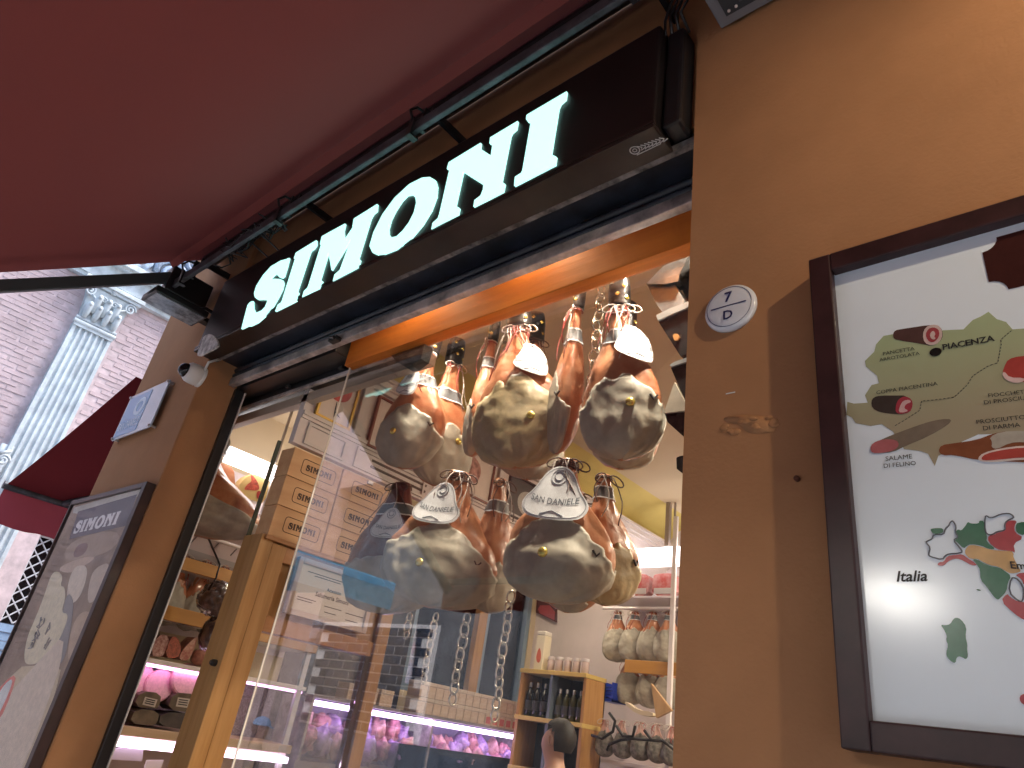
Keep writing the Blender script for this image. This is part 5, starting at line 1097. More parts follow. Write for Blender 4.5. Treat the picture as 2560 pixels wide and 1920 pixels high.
MB().py(round_poly([(-4.255, 2.30), (-4.23, 2.40), (-4.20, 2.36), (-4.19, 2.28), (-4.22, 2.25)], 2), 3.839, 3.8385).build('print', mat('red_print', (.55, .12, .06), .4), t)
for i in range(5):
    x = -4.10 + i * .095
    t = thing('small_jar', 'small pale jar on top of the shelf unit, %s from the cream tin' % ORD[i], 'jar', (x, 3.88, 2.198), 'small jars on the shelf unit')
    MB().lathe([(.030, 0), (.034, .006), (.034, .085), (.028, .10)], c=(x, 3.88, 2.198), n=14).build('glass', mat('pale_jar', (.48, .38, .36), .2), t, smooth=50); MB().lathe([(.030, .10), (.032, .104), (.032, .125), (.02, .127)], c=(x, 3.88, 2.198), n=14).build('lid', M_shelfwhite, t, smooth=50)

# ------------------------------------------------------------------ rear shelving
rs = thing('rear_shelving', 'white steel shelving with an ochre board at the back of the shop', 'shelf', (-3.0, 4.4, -.1))
lr = [(-3.3992, 3.3222), (-3.3885, 3.1761), (-3.4869, 2.9124), (-3.3808, 2.3604), (-3.3728, 2.2572)]
X0, X1 = -3.75, -1.9
MB().box(X0, X1, 4.08, 4.65, lr[2][1] - .02, lr[2][1], .003).build('shelf', M_shelfwhite, rs)
MB().box(-3.42, X1, 4.03, 4.06, lr[4][1], lr[3][1], .003).build('front_board', wood('ochre_board_x', (.46, .23, .045), (.40, .19, .035), 4, 'x', .45), rs)
MB().box(X0, X1, 4.65, 4.69, 1.0, 3.3).build('back_panel', MATS['pinkish_panel'], rs)
MB().tube([(X0, 4.12, lr[2][1] - .10), (X1, 4.12, lr[2][1] - .10)], .014, 10).build('rail', M_shelfwhite, rs, smooth=50)
MB().tube([(X0, 4.20, lr[3][1] + .12), (X1, 4.20, lr[3][1] + .12)], .014, 10).build('rail', M_shelfwhite, rs, smooth=50)
ux = [(-2.9639, 3.027)][0][0]
MB().box(ux - .02, ux + .02, 3.99, 4.02, 1.0, 3.6, .003).build('upright', M_shelfwhite, rs)
MB().box(X0, X1, 4.1, 4.65, 1.55, 1.58).build('shelf', M_shelfwhite, rs)
MB().box(X0, X1, 4.15, 4.64, -.1, 1.0).build('base_cabinet', mat('cabinet_dark', (.10, .085, .075), .4), rs)
l2 = thing('fluorescent_lamp', 'glowing white fluorescent lamp over the rear shelving beside the right wall', 'lamp', (-2.8, 4.05, lr[1][1]))
MB().prism([(4.0, lr[0][1]), (4.07, lr[0][1] + .01), (4.11, lr[1][1]), (3.99, lr[1][1])], lambda u, v, d_: (d_, u, v), -3.40, X1).build('diffuser', M_tube, l2)
for xx in (-3.0, -2.2): MB().box(xx - .008, xx + .008, 4.04, 4.055, lr[0][1] + .005, 3.75).build('rod', MATS['grey_rod'], l2)
rp = [(-3.0559, 3.7036)][0]
MB().box(rp[0] - .02, rp[0] + .02, 4.01, 4.05, lr[0][1] + .011, 3.748).build('rod', MATS['grey_rod'], l2)
for i, (lab, pp) in enumerate((('vacuum packed bacon slab on the rear shelf, left one', [(-3.4685, 3.0992), (-3.2702, 3.0945)]), ('vacuum packed bacon slab on the rear shelf, right one', [(-3.229, 3.0936), (-2.9967, 3.0881)]))):
    xa, xb = pp[0][0], pp[1][0]; z = lr[2][1] + .002
    t = thing('bacon_pack', lab, 'packaged meat', ((xa + xb) / 2, 4.15, z), 'bacon packs on the rear shelf')
    MB().py(round_poly([(xa, z), (xb, z), (xb, z + .17), (xb - .03, z + .20), (xa + .03, z + .20), (xa, z + .17)], 1), 4.10, 4.20).build('pack', mat('bacon', (.52, .28, .25), .25, noise_s=9, col2=(.40, .07, .06), coat=.5), t)
    MB().box(xa + .02, xb - .02, 4.095, 4.0995, z + .02, z + .07).build('label', M_lab, t)
tp_ = [(-3.3109, 1.908)][0]
bs = thing('blue_crate', 'bright blue plastic crate at the back of the shop', 'crate', (-3.6, 4.0, 1.9))
bc = [(-3.7119, 2.1772), (-3.5747, 2.1531), (-3.5607, 2.0149), (-3.6944, 2.0225)]; bx0, bx1, bz0, bz1 = bc[0][0], bc[1][0], bc[3][1], bc[0][1]
M_blue = mat('blue_plastic', (.02, .06, .55), .35)
MB().box(bx0, bx1, 4.12, 4.35, bz0, bz0 + .02).box(bx0, bx0 + .015, 4.12, 4.35, bz0, bz1).box(bx1 - .015, bx1, 4.12, 4.35, bz0, bz1).box(bx0, bx1, 4.335, 4.35, bz0, bz1).build('shell', M_blue, bs)
for i in range(4): MB().box(bx0 + .016, bx1 - .016, 4.12, 4.135, bz0 + .03 + i * (bz1 - bz0 - .04) / 4, bz0 + .03 + (i + .7) * (bz1 - bz0 - .04) / 4).build('slat', M_blue, bs)
# slicer-like steel things and paper wedge
pxw = [(-2.9562, 2.1495), (-2.7707, 1.9735), (-2.8965, 1.9092), (-2.9158, 1.9851)]
tag(MB().py(pxw, 3.69, 3.72).build('wooden_wedge', wood('pale_board', (.50, .33, .17), (.44, .27, .12), 4, 'z'), None, origin=(pxw[0][0], 3.7, pxw[2][1])), 'pale wooden triangle leaning before the rear hams', 'board')
pxr = [(-3.1573, 2.0021), (-3.0474, 1.9485), (-2.9085, 1.9447), (-2.9067, 1.9123), (-3.0451, 1.9156), (-3.1663, 1.9801)]
tag(MB().py(round_poly(pxr, 1), 3.66, 3.72).build('paper_roll', mat('cream_paper_roll', (.62, .53, .38), .6), None, origin=(pxr[0][0], 3.7, pxr[4][1])), 'cream bent paper roll below the pale wooden triangle', 'paper roll')
mb = MB()
for a_, b_, r_ in ((1440, 1140, 60), (1690, 1300, 70), (1850, 1330, 60)):
    pass
for pts_ in ([(-3.5078, 1.7311), (-3.4045, 1.7171), (-3.3107, 1.7777), (-3.2958, 1.8553), (-3.3564, 1.9094)], [(-3.3525, 1.6398), (-3.3347, 1.6833), (-3.2303, 1.7283), (-3.1257, 1.7483), (-3.0019, 1.7541), (-2.8816, 1.7597)], [(-3.2819, 1.8228), (-3.2111, 1.7552), (-3.1269, 1.7645), (-3.1115, 1.8402)], [(-3.0264, 1.8162), (-2.9616, 1.7586), (-2.862, 1.7619), (-2.7723, 1.7176)]):
    mb.tube([(a, 3.75, b) for a, b in pts_], .012, 6)
tag(mb.build('wire_rack', M_black, None, smooth=True), 'curved black wire rack in front of the wrapped hams at the back', 'rack')

# ------------------------------------------------------------------ lamps over the window display and on the shop ceiling
def spot(label, loc, aim, watts, size=R(75)):
    t = thing('spotlight', label, 'lamp', loc, 'spotlights over the window')
    q = (Vector(aim) - Vector(loc)).to_track_quat('-Z', 'Y'); Mx = Matrix.Translation(loc) @ q.to_matrix().to_4x4()
    MB().lathe([(.02, .10), (.038, .09), (.042, .0), (.036, -.004), (.034, .01)], M=Mx, n=18).build('can', M_black, t, smooth=40)
    MB().lathe([(.033, .012), (.020, .010), (.002, .009)], M=Mx, n=18).build('bulb', emis('spot_bulb', (1, .88, .70), 30), t, smooth=True)
    ld = bpy.data.lights.new('spot_light', 'SPOT'); ld.energy = watts; ld.spot_size = size; ld.spot_blend = .6; ld.color = (1, .86, .68); ld.shadow_soft_size = .03
    lo = bpy.data.objects.new('light', ld); C.objects.link(lo); lo.parent = t; lo.rotation_euler = q.to_euler(); lo.location = q @ Vector((0, 0, -.012))
    MB().tube([(loc[0], loc[1], loc[2] + .08), (loc[0], loc[1] + .02, 3.745)], .008, 6).build('stem', M_black, t)
spot('small spotlight behind the orange beam, over the left hams', (-2.42, .43, 3.62), (-2.40, .60, 2.75), 34)
spot('small spotlight behind the orange beam, over the middle hams', (-1.62, .43, 3.62), (-1.75, .56, 2.75), 32)
spot('small spotlight behind the orange beam, over the right hams', (-1.08, .43, 3.62), (-1.33, .55, 2.75), 34)
spot('small spotlight behind the orange beam, nearest the right wall', (-.98, .41, 3.60), (-1.50, .46, 2.25), 36, R(44))
spot('small spotlight behind the orange beam, between the left and middle hams', (-2.06, .41, 3.60), (-2.08, .48, 2.30), 34, R(50))
for lab, lx, ly in (('unseen round ceiling lamp added to light the shop, behind the right wall', .2, 2.2), ('unseen round ceiling lamp added to light the shop, nearer the window', -.9, 3.4)):  # lamps out of view, added to light the room
    t = thing('ceiling_lamp', lab, 'lamp', (lx, ly, 3.70), 'added ceiling lamps')
    MB().lathe([(.22, 0), (.25, .01), (.25, .05), (.2, .05)], c=(lx, ly, 3.70), n=28).build('housing', M_white, t, smooth=40)
    MB().lathe([(.21, -.012), (.215, -.002), (.1, -.001)], c=(lx, ly, 3.70), n=28).build('diffuser', emis('ceiling_lamp_glow', (1.0, .84, .62), 60), t, smooth=40)
t = thing('ceiling_lamp', 'round white ceiling lamp behind the lowest middle ham', 'lamp', (-4.0, 3.6, 3.58), None)
MB().lathe([(.10, 0), (.11, .01), (.10, .04)], c=(-4.0, 3.6, 3.58), n=24).build('housing', M_white, t, smooth=40); MB().lathe([(.09, -.008), (.09, -.001), (.05, 0)], c=(-4.0, 3.6, 3.58), n=24).build('diffuser', MATS['ceiling_lamp_glow'], t, smooth=40)
t = thing('ceiling_lamp', 'unseen round ceiling lamp added to light the side room, behind the pier', 'lamp', (-4.3, .9, 3.57), None)  # another added lamp, out of view, brightening the side room
MB().lathe([(.16, 0), (.18, .01), (.17, .048)], c=(-4.2, 2.2, 3.57), n=24).build('housing', M_white, t, smooth=40); MB().lathe([(.15, -.008), (.15, -.001), (.05, 0)], c=(-4.2, 2.2, 3.57), n=24).build('diffuser', emis('dim_lamp_glow', (1.0, .84, .62), 12), t, smooth=40)
# lamp above the poster, outside the picture to the right
t = thing('wall_lamp', 'lit spotlight under the awning right of the poster, outside the picture', 'lamp', (1.05, -.70, 3.50))
q = (Vector((.1, 0, 2.6)) - Vector((1.05, -.70, 3.50))).to_track_quat('-Z', 'Y'); Mx = Matrix.Translation((1.05, -.70, 3.50)) @ q.to_matrix().to_4x4()
MB().lathe([(.03, .14), (.06, .12), (.065, .0), (.055, -.004), (.05, .02)], M=Mx, n=20).build('can', M_black, t, smooth=40)
MB().lathe([(.05, .022), (.03, .018), (.002, .016)], M=Mx, n=20).build('bulb', emis('warm_bulb', (1, .80, .52), 20), t, smooth=True)
MB().tube([(1.05, -.70, 3.60), (1.05, -.70, 3.78)], .01, 6).build('stem', M_black, t)
ld = bpy.data.lights.new('wall_lamp_light', 'SPOT'); ld.energy = 21; ld.spot_size = R(110); ld.spot_blend = .8; ld.color = (1, .80, .54); ld.shadow_soft_size = .03
lo = bpy.data.objects.new('light', ld); C.objects.link(lo); lo.parent = t; lo.rotation_euler = q.to_euler(); lo.location = q @ Vector((0, 0, -.015))

for lab, lx in (('small downlight between shutter and beam, brightening the beam at its middle', -1.62), ('small downlight between shutter and beam, near the black track cover', -2.35)):
    t = thing('downlight', lab, 'lamp', (lx, .255, 3.66), 'downlights along the beam')
    MB().lathe([(.012, .06), (.024, .055), (.026, .0), (.022, -.002), (.02, .01)], c=(lx, .255, 3.66), n=16).build('can', M_black, t, smooth=40)
    MB().lathe([(.019, .012), (.012, .010), (.002, .009)], c=(lx, .255, 3.66), n=16).build('bulb', MATS['warm_bulb'], t, smooth=True)
    ld = bpy.data.lights.new('downlight_light', 'SPOT'); ld.energy = 7; ld.spot_size = R(150); ld.spot_blend = 1; ld.color = (1, .74, .44); ld.shadow_soft_size = .03
    lo = bpy.data.objects.new('light', ld); C.objects.link(lo); lo.parent = t; lo.location = (0, 0, -.012)

t = thing('street_lamp', 'lit tubular lamp hung over the street, mirrored as a glare on the map poster', 'lamp', (-1.05, -3.2, 2.63))
for k_, (dx, dz) in enumerate(((-.10, .035), (.10, -.035))):
    MB().tube([(-1.05 + dx - .14, -3.2, 2.68 + dz), (-1.05 + dx + .14, -3.2, 2.68 + dz)], .034, 12).build('tube', emis('street_tube', (1, .95, .86), 26), t, smooth=50)
MB().box(-1.32, -.78, -3.235, -3.165, 2.755, 2.785, .004).build('holder', M_galv, t)
for dx in (-.2, .2): MB().tube([(-1.05 + dx, -3.2, 2.785), (-1.05 + dx * .2, -3.2, 4.6)], .006, 5).build('wire', M_black, t)
MB().tube([(-1.05, -3.2, 4.6), (-1.05, -4.6, 4.7)], .008, 5).build('span_wire', M_black, t)

# ------------------------------------------------------------------ hams
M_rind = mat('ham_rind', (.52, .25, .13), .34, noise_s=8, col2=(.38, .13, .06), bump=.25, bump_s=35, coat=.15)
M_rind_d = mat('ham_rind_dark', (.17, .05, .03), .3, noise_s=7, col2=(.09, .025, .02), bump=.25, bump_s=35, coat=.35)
M_lard = mat('ham_lard', (.43, .395, .315), .55, noise_s=9, col2=(.30, .28, .23), bump=.3, bump_s=18)
M_lard2 = mat('ham_lard_yellow', (.50, .40, .22), .42, noise_s=6, col2=(.30, .25, .16), bump=.5, bump_s=18)
M_hoof = mat('black_hoof', (.014, .012, .012), .28, noise_s=12, noise_a=.4, bump=.4, bump_s=25)
M_gold = mat('gold_stamp', (.70, .56, .16), .22, .75)
M_string = mat('string_white', (.48, .42, .38), .8); M_string2 = mat('string_red', (.34, .07, .06), .8); M_stringd = mat('string_dark', (.09, .06, .05), .7)
M_band = mat('paper_band_grey', (.13, .14, .15), .45); M_bandw = mat('paper_white', (.78, .80, .82), .5, noise_s=25, noise_a=.05)
M_tagink = mat('tag_ink', (.12, .15, .18), .5)
PA = smooth_tab([(0, .15), (.05, .19), (.12, .19), (.20, .195), (.30, .26), (.40, .42), (.50, .65), (.60, .86), (.70, .97), (.78, 1.0), (.87, .93), (.94, .73), (.98, .43), (1.0, .02)])
PB = smooth_tab([(0, .20), (.05, .24), (.12, .24), (.20, .25), (.30, .33), (.40, .46), (.50, .62), (.60, .75), (.70, .83), (.78, .84), (.87, .76), (.94, .58), (.98, .34), (1.0, .02)])
PC = smooth_tab([(0, -.12), (.2, -.10), (.4, -.06), (.6, .02), (.8, .06), (1, .02)])
class Ham:
    """a hanging cured ham: local z = 0 at the shank tip, hanging down to -L; front faces -y"""
    def __init__(s, L, Wd, seed, bulge=.62):
        s.L, s.W, s.seed, s.bulge = L, Wd / 2, seed, bulge
    def pt(s, t, a, off=0):
        A = PA(t) * s.W; B = PB(t) * s.W * s.bulge; c, q = math.cos(a), math.sin(a)
        e = .86
        x = math.copysign(abs(c) ** e, c) * A; y = math.copysign(abs(q) ** e, q) * B
        if q < 0: y *= .82
        p = Vector((x + PC(t) * s.W, y, -t * s.L))
        nrm = Vector((c / max(A, .01), q / max(B, .01), 0)).normalized()
        n1 = noise.noise(Vector((c * 1.6, q * 1.6, t * 4)) + Vector((s.seed * 3.7, 0, 0))); n2 = noise.noise(Vector((c * 4, q * 4, t * 11)) + Vector((0, s.seed * 5.1, 0)))
        return p + nrm * (off + s.W * (.095 * n1 + .045 * n2 + .018 * noise.noise(Vector((c * 9, q * 9, t * 26 + s.seed)))) * min(1, max(.25, (t - .1) * 3)))
    def surf(s, t0, t1, nt, na, off, keep=None, thick=0):
        v = []; f = []
        ts = rng(t0, t1, nt)
        for t in ts:
            for j in range(na): v.append(s.pt(t, 2 * math.pi * j / na, off))
        for i in range(nt - 1):
            for j in range(na):
                if keep and not keep((ts[i] + ts[i + 1]) / 2, 2 * math.pi * (j + .5) / na): continue
                f.append((i * na + j, i * na + (j + 1) % na, (i + 1) * na + (j + 1) % na, (i + 1) * na + j))
        if not keep:
            f.append(tuple(range(na - 1, -1, -1)) if t0 > 0 else tuple(range(na - 1, -1, -1))); f.append(tuple((nt - 1) * na + j for j in range(na)))
        return v, f
def make_ham(label, spec, yaw, seed, lard=M_lard, rind=M_rind, edge=.55, curve=.14, tag_kind=None, band=None, hoof=True, stamp=(.1, .77), strings=1, dark=False, group='hams hanging in the window', sideface=0.0, notch=True, lean=None, bulge=.62, wk=.93):
    x, y, z, L, Wd, dx = spec; Wd *= wk
    h = Ham(L, Wd, seed, bulge)
    root = thing('ham', label, 'ham', (x + dx * .5, y, z), group)
    root.rotation_euler = (0, math.atan2(-dx, L) * -1 if lean is None else lean, yaw)
    def put(v, f, nm, m, sm=True):
        mb_ = MB(); mb_.add(v, f); o = mb_.build(nm, m, None, smooth=sm); o.parent = root; return o
    v, f = h.surf(.17, 1.0, 40, 36, 0); body = put(v, f, 'rind', rind)
    # lard cover on the front and underside, edge ragged
    def keep(t, a):
        u = math.cos(a - sideface); q = math.sin(a - sideface)
        n_ = .05 * noise.noise(Vector((u * 3, seed * 2.3, t * 3))) + .035 * noise.noise(Vector((u * 9, seed, t * 8)))
        if q > .30 + n_ * 4: return False
        return t > edge + .02 + curve * (.45 * abs(u) + .75 * u * u) + n_
    v, f = h.surf(.38, .997, 54, 72, .006 * Wd / .3, keep)
    mb_ = MB(); mb_.add(v, f)
    me = bpy.data.meshes.new('lard'); me.from_pydata(mb_.v, [], mb_.f); bm2 = bmesh.new(); bm2.from_mesh(me)
    bmesh.ops.delete(bm2, geom=[q for q in bm2.verts if not q.link_faces], context='VERTS')
    for _ in range(2):
        bv = [q for q in bm2.verts if any(e.is_boundary for e in q.link_edges)]
        nc = {}
        for q in bv:
            nb = [e.other_vert(q) for e in q.link_edges if e.is_boundary]
            if len(nb) == 2: nc[q] = (q.co * 2 + nb[0].co + nb[1].co) / 4
        for q, c_ in nc.items(): q.co = c_
    bmesh.ops.recalc_face_normals(bm2, faces=bm2.faces[:])
    cen = Vector((0, 0, -.75 * L)); 
    bd = [e for e in bm2.edges if e.is_boundary]
    ex = bmesh.ops.extrude_edge_only(bm2, edges=bd)
    for q in ex['geom']:
        if isinstance(q, bmesh.types.BMVert): q.co += (Vector((0, 0, q.co.z)) - q.co).normalized() * .018
    bmesh.ops.recalc_face_normals(bm2, faces=bm2.faces[:]); bm2.to_mesh(me); bm2.free()
    me.polygons.foreach_set('use_smooth', [True] * len(me.polygons)); me.materials.append(lard)
    lo = bpy.data.objects.new('lard', me); C.objects.link(lo); lo.parent = root
    fa = -math.pi / 2 + sideface
    # pressed stamps
    for (du, tt) in ([stamp] if stamp else []):
        p = h.pt(tt, fa + du, .012); nn = (h.pt(tt, fa + du, .03) - p).normalized(); q = nn.to_track_quat('Z', 'Y').to_matrix().to_4x4()
        MBs = MB().lathe([(.016, -.008), (.018, .0), (.016, .004), (.011, .007), (.004, .009)], M=Matrix.Translation(p) @ q, n=14); o = MBs.build('stamp', M_gold, None, smooth=50); o.parent = root
    if notch:
        p = h.pt(.72, fa + .75, .008); nn = (h.pt(.72, fa + .75, .03) - p).normalized(); q = nn.to_track_quat('Z', 'Y').to_matrix().to_4x4()
        MBs = MB().pz([(-.016, .006), (-.012, .009), (0, -.006), (.013, .010), (.017, .006), (0, -.014)], -.004, .003)
        MBs.v = [tuple((Matrix.Translation(p) @ q) @ Vector(k_)) for k_ in MBs.v]; o = MBs.build('branding', M_ink, None); o.parent = root
    if hoof:
        v, f = h.surf(.0, .185, 12, 18, .014 * Wd / .3); put(v, f, 'hoof', M_hoof)
        for (aa, tt) in ((fa - .5, .04), (fa + .5, .07), (fa - .1, .12), (fa + .8, .14)):
            p = h.pt(tt, aa, .015 * Wd / .3); nn = (h.pt(tt, aa, .06) - p).normalized(); q = nn.to_track_quat('Z', 'Y').to_matrix().to_4x4()
            MBs = MB().lathe([(.010, -.002), (.0105, .001), (.006, .002), (.003, .004)], M=Matrix.Translation(p) @ q, n=4); o = MBs.build('stud', M_gold, None); o.parent = root
    if band:
        v, f = h.surf(band - .035, band + .035, 4, 32, .005); f = [q for q in f if len(q) == 4]; put(v, f, 'band', M_band)
        for b0 in (band - .042, band + .034):
            v, f = h.surf(b0, b0 + .008, 2, 32, .0062); f = [q for q in f if len(q) == 4]; put(v, f, 'band_edge', M_bandw)
    rnd = random.Random(seed)
    # string ties round the shank
    for k_ in range(2 * strings):
        tt = .19 + .012 * k_
        mbs = MB(); mbs.tube([tuple(h.pt(tt + .004 * math.sin(j), 2 * math.pi * j / 14, .006)) for j in range(14)], .0027, 5, closed=True)
        o = mbs.build('string_tie', M_stringd if dark else (M_string, M_string2)[k_ % 2], None, smooth=True); o.parent = root
    for k_ in range(4 * strings):
        a0 = fa + rnd.uniform(-1.2, 1.2); drop = rnd.uniform(.14, .36); pth = []
        p0 = h.pt(.19, a0, .006)
        for j in range(9):
            t_ = j / 8; tt = .19 + drop * t_
            aa = a0 + .35 * math.sin(t_ * 3 + k_); pp = h.pt(min(.9, tt), aa, .012 + .02 * math.sin(math.pi * t_)); pth.append(tuple(pp))
        mbs = MB().tube(pth, .0024, 5); o = mbs.build('string', M_stringd if dark and k_ % 2 else (M_string, M_string2)[k_ % 2], None, smooth=True); o.parent = root
    for k_ in range(2 * strings):   # bow loops
        p0 = h.pt(.20, fa + .4 * (k_ - .5), .008); s_ = (-1, 1)[k_ % 2]; pth = []
        for j in range(12):
            a = 2 * math.pi * j / 12; pth.append(tuple(p0 + Vector((s_ * (.028 - .028 * math.cos(a)), -.012 * math.sin(a / 2), .018 * math.sin(a) - .01 * (1 - math.cos(a))))))
        o = MB().tube(pth, .003, 5, closed=True).build('bow_loop', M_stringd if dark else M_string, None, smooth=True); o.parent = root
    if tag_kind:
        # a die-cut card tag following the front of the leg
        kind, tt, du, sc = tag_kind
        if kind == 'bell':
            out = [(-.075, -.06), (-.045, -.072), (0, -.076), (.045, -.072), (.075, -.06), (.088, -.035), (.085, -.015), (.062, .01), (.05, .035), (.036, .06), (.018, .075), (0, .079), (-.018, .075), (-.036, .06), (-.05, .035), (-.062, .01), (-.085, -.015), (-.088, -.035)]
        else:
            out = [(-.075, -.045), (-.02, -.075), (.05, -.085), (.065, -.05), (.06, .02), (.035, .06), (0, .08), (-.03, .075), (-.035, .04), (-.06, .0)]
        out = round_poly([(a * sc, b * sc) for a, b in out], 1)
        p = h.pt(tt, fa + du, .014); pd = h.pt(tt + .13, fa + du, .014)
        xx = Vector((math.cos(du * .75), math.sin(du * .75), 0)); nn0 = Vector((math.sin(du * .75), -math.cos(du * .75), 0))
        tilt = max(-.5, min(.1, math.atan2((p - pd).dot(nn0), .13 * L) * .75)); zz_ = (Vector((0, 0, 1)) * math.cos(tilt) + nn0 * math.sin(tilt)).normalized(); nn = xx.cross(zz_).normalized()
        c0 = p + nn0 * .018
        fn = lambda u, v_, d_: c0 + xx * u + zz_ * v_ + nn * (d_ - 1.3 * u * u)
        mbs = MB()
        cen_ = (0, 0); n_ = len(out); vs = [fn(0, 0, .0015)] + [fn(a * .5, b * .5, .0015) for a, b in out] + [fn(a, b, .0015) for a, b in out]
        vs += [fn(0, 0, -.0005)] + [fn(a * .5, b * .5, -.0005) for a, b in out] + [fn(a, b, -.0005) for a, b in out]
        f_ = []; B0 = 1 + 2 * n_
        for j in range(n_):
            k1 = (j + 1) % n_; f_ += [(0, 1 + j, 1 + k1), (1 + j, 1 + n_ + j, 1 + n_ + k1, 1 + k1), (B0, B0 + 1 + k1, B0 + 1 + j), (B0 + 1 + j, B0 + 1 + k1, B0 + 1 + n_ + k1, B0 + 1 + n_ + j), (1 + n_ + j, B0 + 1 + n_ + j, B0 + 1 + n_ + k1, 1 + n_ + k1)]
        mbs.add(vs, f_); tg = mbs.build('tag', M_bandw, None, smooth=30); tg.parent = root
        ink = MB(); vs_, fs_ = TXT['SAN DANIELE']
        ink.add([fn((q[0] - .5) * .125 * sc, (-.035 + q[1] * .125 * 1.25 + .055 * (q[0] - .5) ** 2) * sc, .0030) for q in vs_], fs_)
        for (r_, cz) in ((.020, .045), (.012, .048)): ink.tube([tuple(fn(r_ * sc * math.cos(2 * math.pi * j / 14), cz * sc + r_ * sc * 1.1 * math.sin(2 * math.pi * j / 14), .0028)) for j in range(14)], .0016, 4, closed=True)
        ink.tube([tuple(fn((a * .93), (b * .93), .0022)) for a, b in out], .0009, 4, closed=True)
        ink.tube([tuple(fn(-.03 * sc, -.062 * sc, .0026)), tuple(fn(0, -.052 * sc, .0026)), tuple(fn(.03 * sc, -.062 * sc, .0026))], .0018, 4)
        ink.build('tag_print', M_tagink, None).parent = tg
    return root
FRONT = R(24)
make_ham('grey faced ham at the upper left of the window with a gold stamp', (-2.551, 0.56, 3.4727, 0.7911, 0.4558, 0.0468), FRONT + .0, 1, wk=.74, tag_kind=('leaf', .44, -.35, 1.05), band=.40, edge=.58, stamp=(-.25, .80))
make_ham('half hidden ham behind and right of the upper left one', (-2.5189, 0.72, 3.4997, 0.8409, 0.3712, -0.0136), FRONT + .9, 2, band=.42, edge=.60, stamp=(.2, .72))
make_ham('side-on upper ham in the middle with grey band, left of the yellow faced one', (-2.1792, 0.6, 3.4773, 0.7473, 0.2225, 0.0645), FRONT - 1.2, 3, band=.36, edge=.62, stamp=None, sideface=.3, bulge=.75)
make_ham('yellow faced ham in the middle of the upper row, bright under the lamp', (-1.8516, 0.52, 3.4392, 0.8522, 0.4573, -0.0836), FRONT + .05, 4, lard=M_lard2, tag_kind=('leaf', .43, .6, 1.15), edge=.52, stamp=(.25, .78), strings=2)
make_ham('brown ham behind the yellow faced upper one, only its lower edge showing', (-1.9553, 0.74, 3.5171, 0.8832, 0.34, -0.0403), FRONT + .4, 5, edge=.70, stamp=None, strings=1, dark=True)
make_ham('side-on upper ham left of the rightmost one, grey band on its shank', (-1.6249, 0.56, 3.4859, 0.8429, 0.2177, 0.0736), FRONT - 1.0, 6, band=.36, edge=.55, curve=.20, stamp=None, sideface=-.2, bulge=.8)
make_ham('large ham at the upper right with orange rind and a folded white tag', (-1.3003, 0.5, 3.3453, 0.8098, 0.3459, -0.0411), FRONT + .05, 7, wk=.9, tag_kind=('leaf', .43, .6, 1.15), band=.37, edge=.58, stamp=(.15, .76), strings=2)
make_ham('brown ham behind the upper right one, only its lower edge showing', (-1.4056, 0.7, 3.3721, 0.7837, 0.3089, -0.0014), FRONT + .3, 8, edge=.72, stamp=None, dark=True)
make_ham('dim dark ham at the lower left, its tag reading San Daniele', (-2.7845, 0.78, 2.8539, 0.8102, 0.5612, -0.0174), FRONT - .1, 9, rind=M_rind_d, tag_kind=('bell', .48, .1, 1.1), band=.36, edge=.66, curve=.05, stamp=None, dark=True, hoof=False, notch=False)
make_ham('grey faced ham in the middle of the lower row with a bell shaped white tag', (-2.133, 0.56, 2.7199, 0.702, 0.5421, 0.0796), FRONT + .05, 10, tag_kind=('bell', .42, -.2, 1.3), edge=.50, curve=.20, stamp=(-.15, .79), dark=True, hoof=False, strings=2)
make_ham('orange sided ham beside the middle lower one, black band on its shank', (-1.9637, 0.66, 2.7139, 0.6793, 0.2694, -0.0368), FRONT + 1.1, 11, band=.36, edge=.68, curve=.05, stamp=None, dark=True, hoof=False, bulge=.8)
make_ham('largest ham at the lower right with a bell shaped white tag and gold stamp', (-1.4735, 0.48, 2.65, 0.6274, 0.4558, 0.0372), FRONT + .05, 12, wk=.84, tag_kind=('bell', .42, -.1, 1.4), edge=.49, curve=.22, stamp=(-.15, .77), dark=True, hoof=False, strings=2)
make_ham('orange ham half hidden right of the largest lower one, black band on its shank', (-1.3908, 0.62, 2.6321, 0.5749, 0.2744, -0.0369), FRONT + .75, 13, band=.30, edge=.62, curve=.10, stamp=None, dark=True, hoof=False, lard=M_lard2)
make_ham('brown ham behind the largest lower one, only its bottom tip showing', (-1.6328, 0.78, 2.6336, 0.5761, 0.2514, 0.0202), FRONT + .2, 14, edge=.8, stamp=None, dark=True, hoof=False)
d1 = make_ham('grey ham with a pale tag hanging in the doorway, cut off by the black frame', (-4.5619, 0.46, 3.17, 0.7011, 1.0717, 0.0768), R(40), 15, tag_kind=('leaf', .42, .1, .9), edge=.56, stamp=(.1, .74), group='hams hanging elsewhere in the shop')
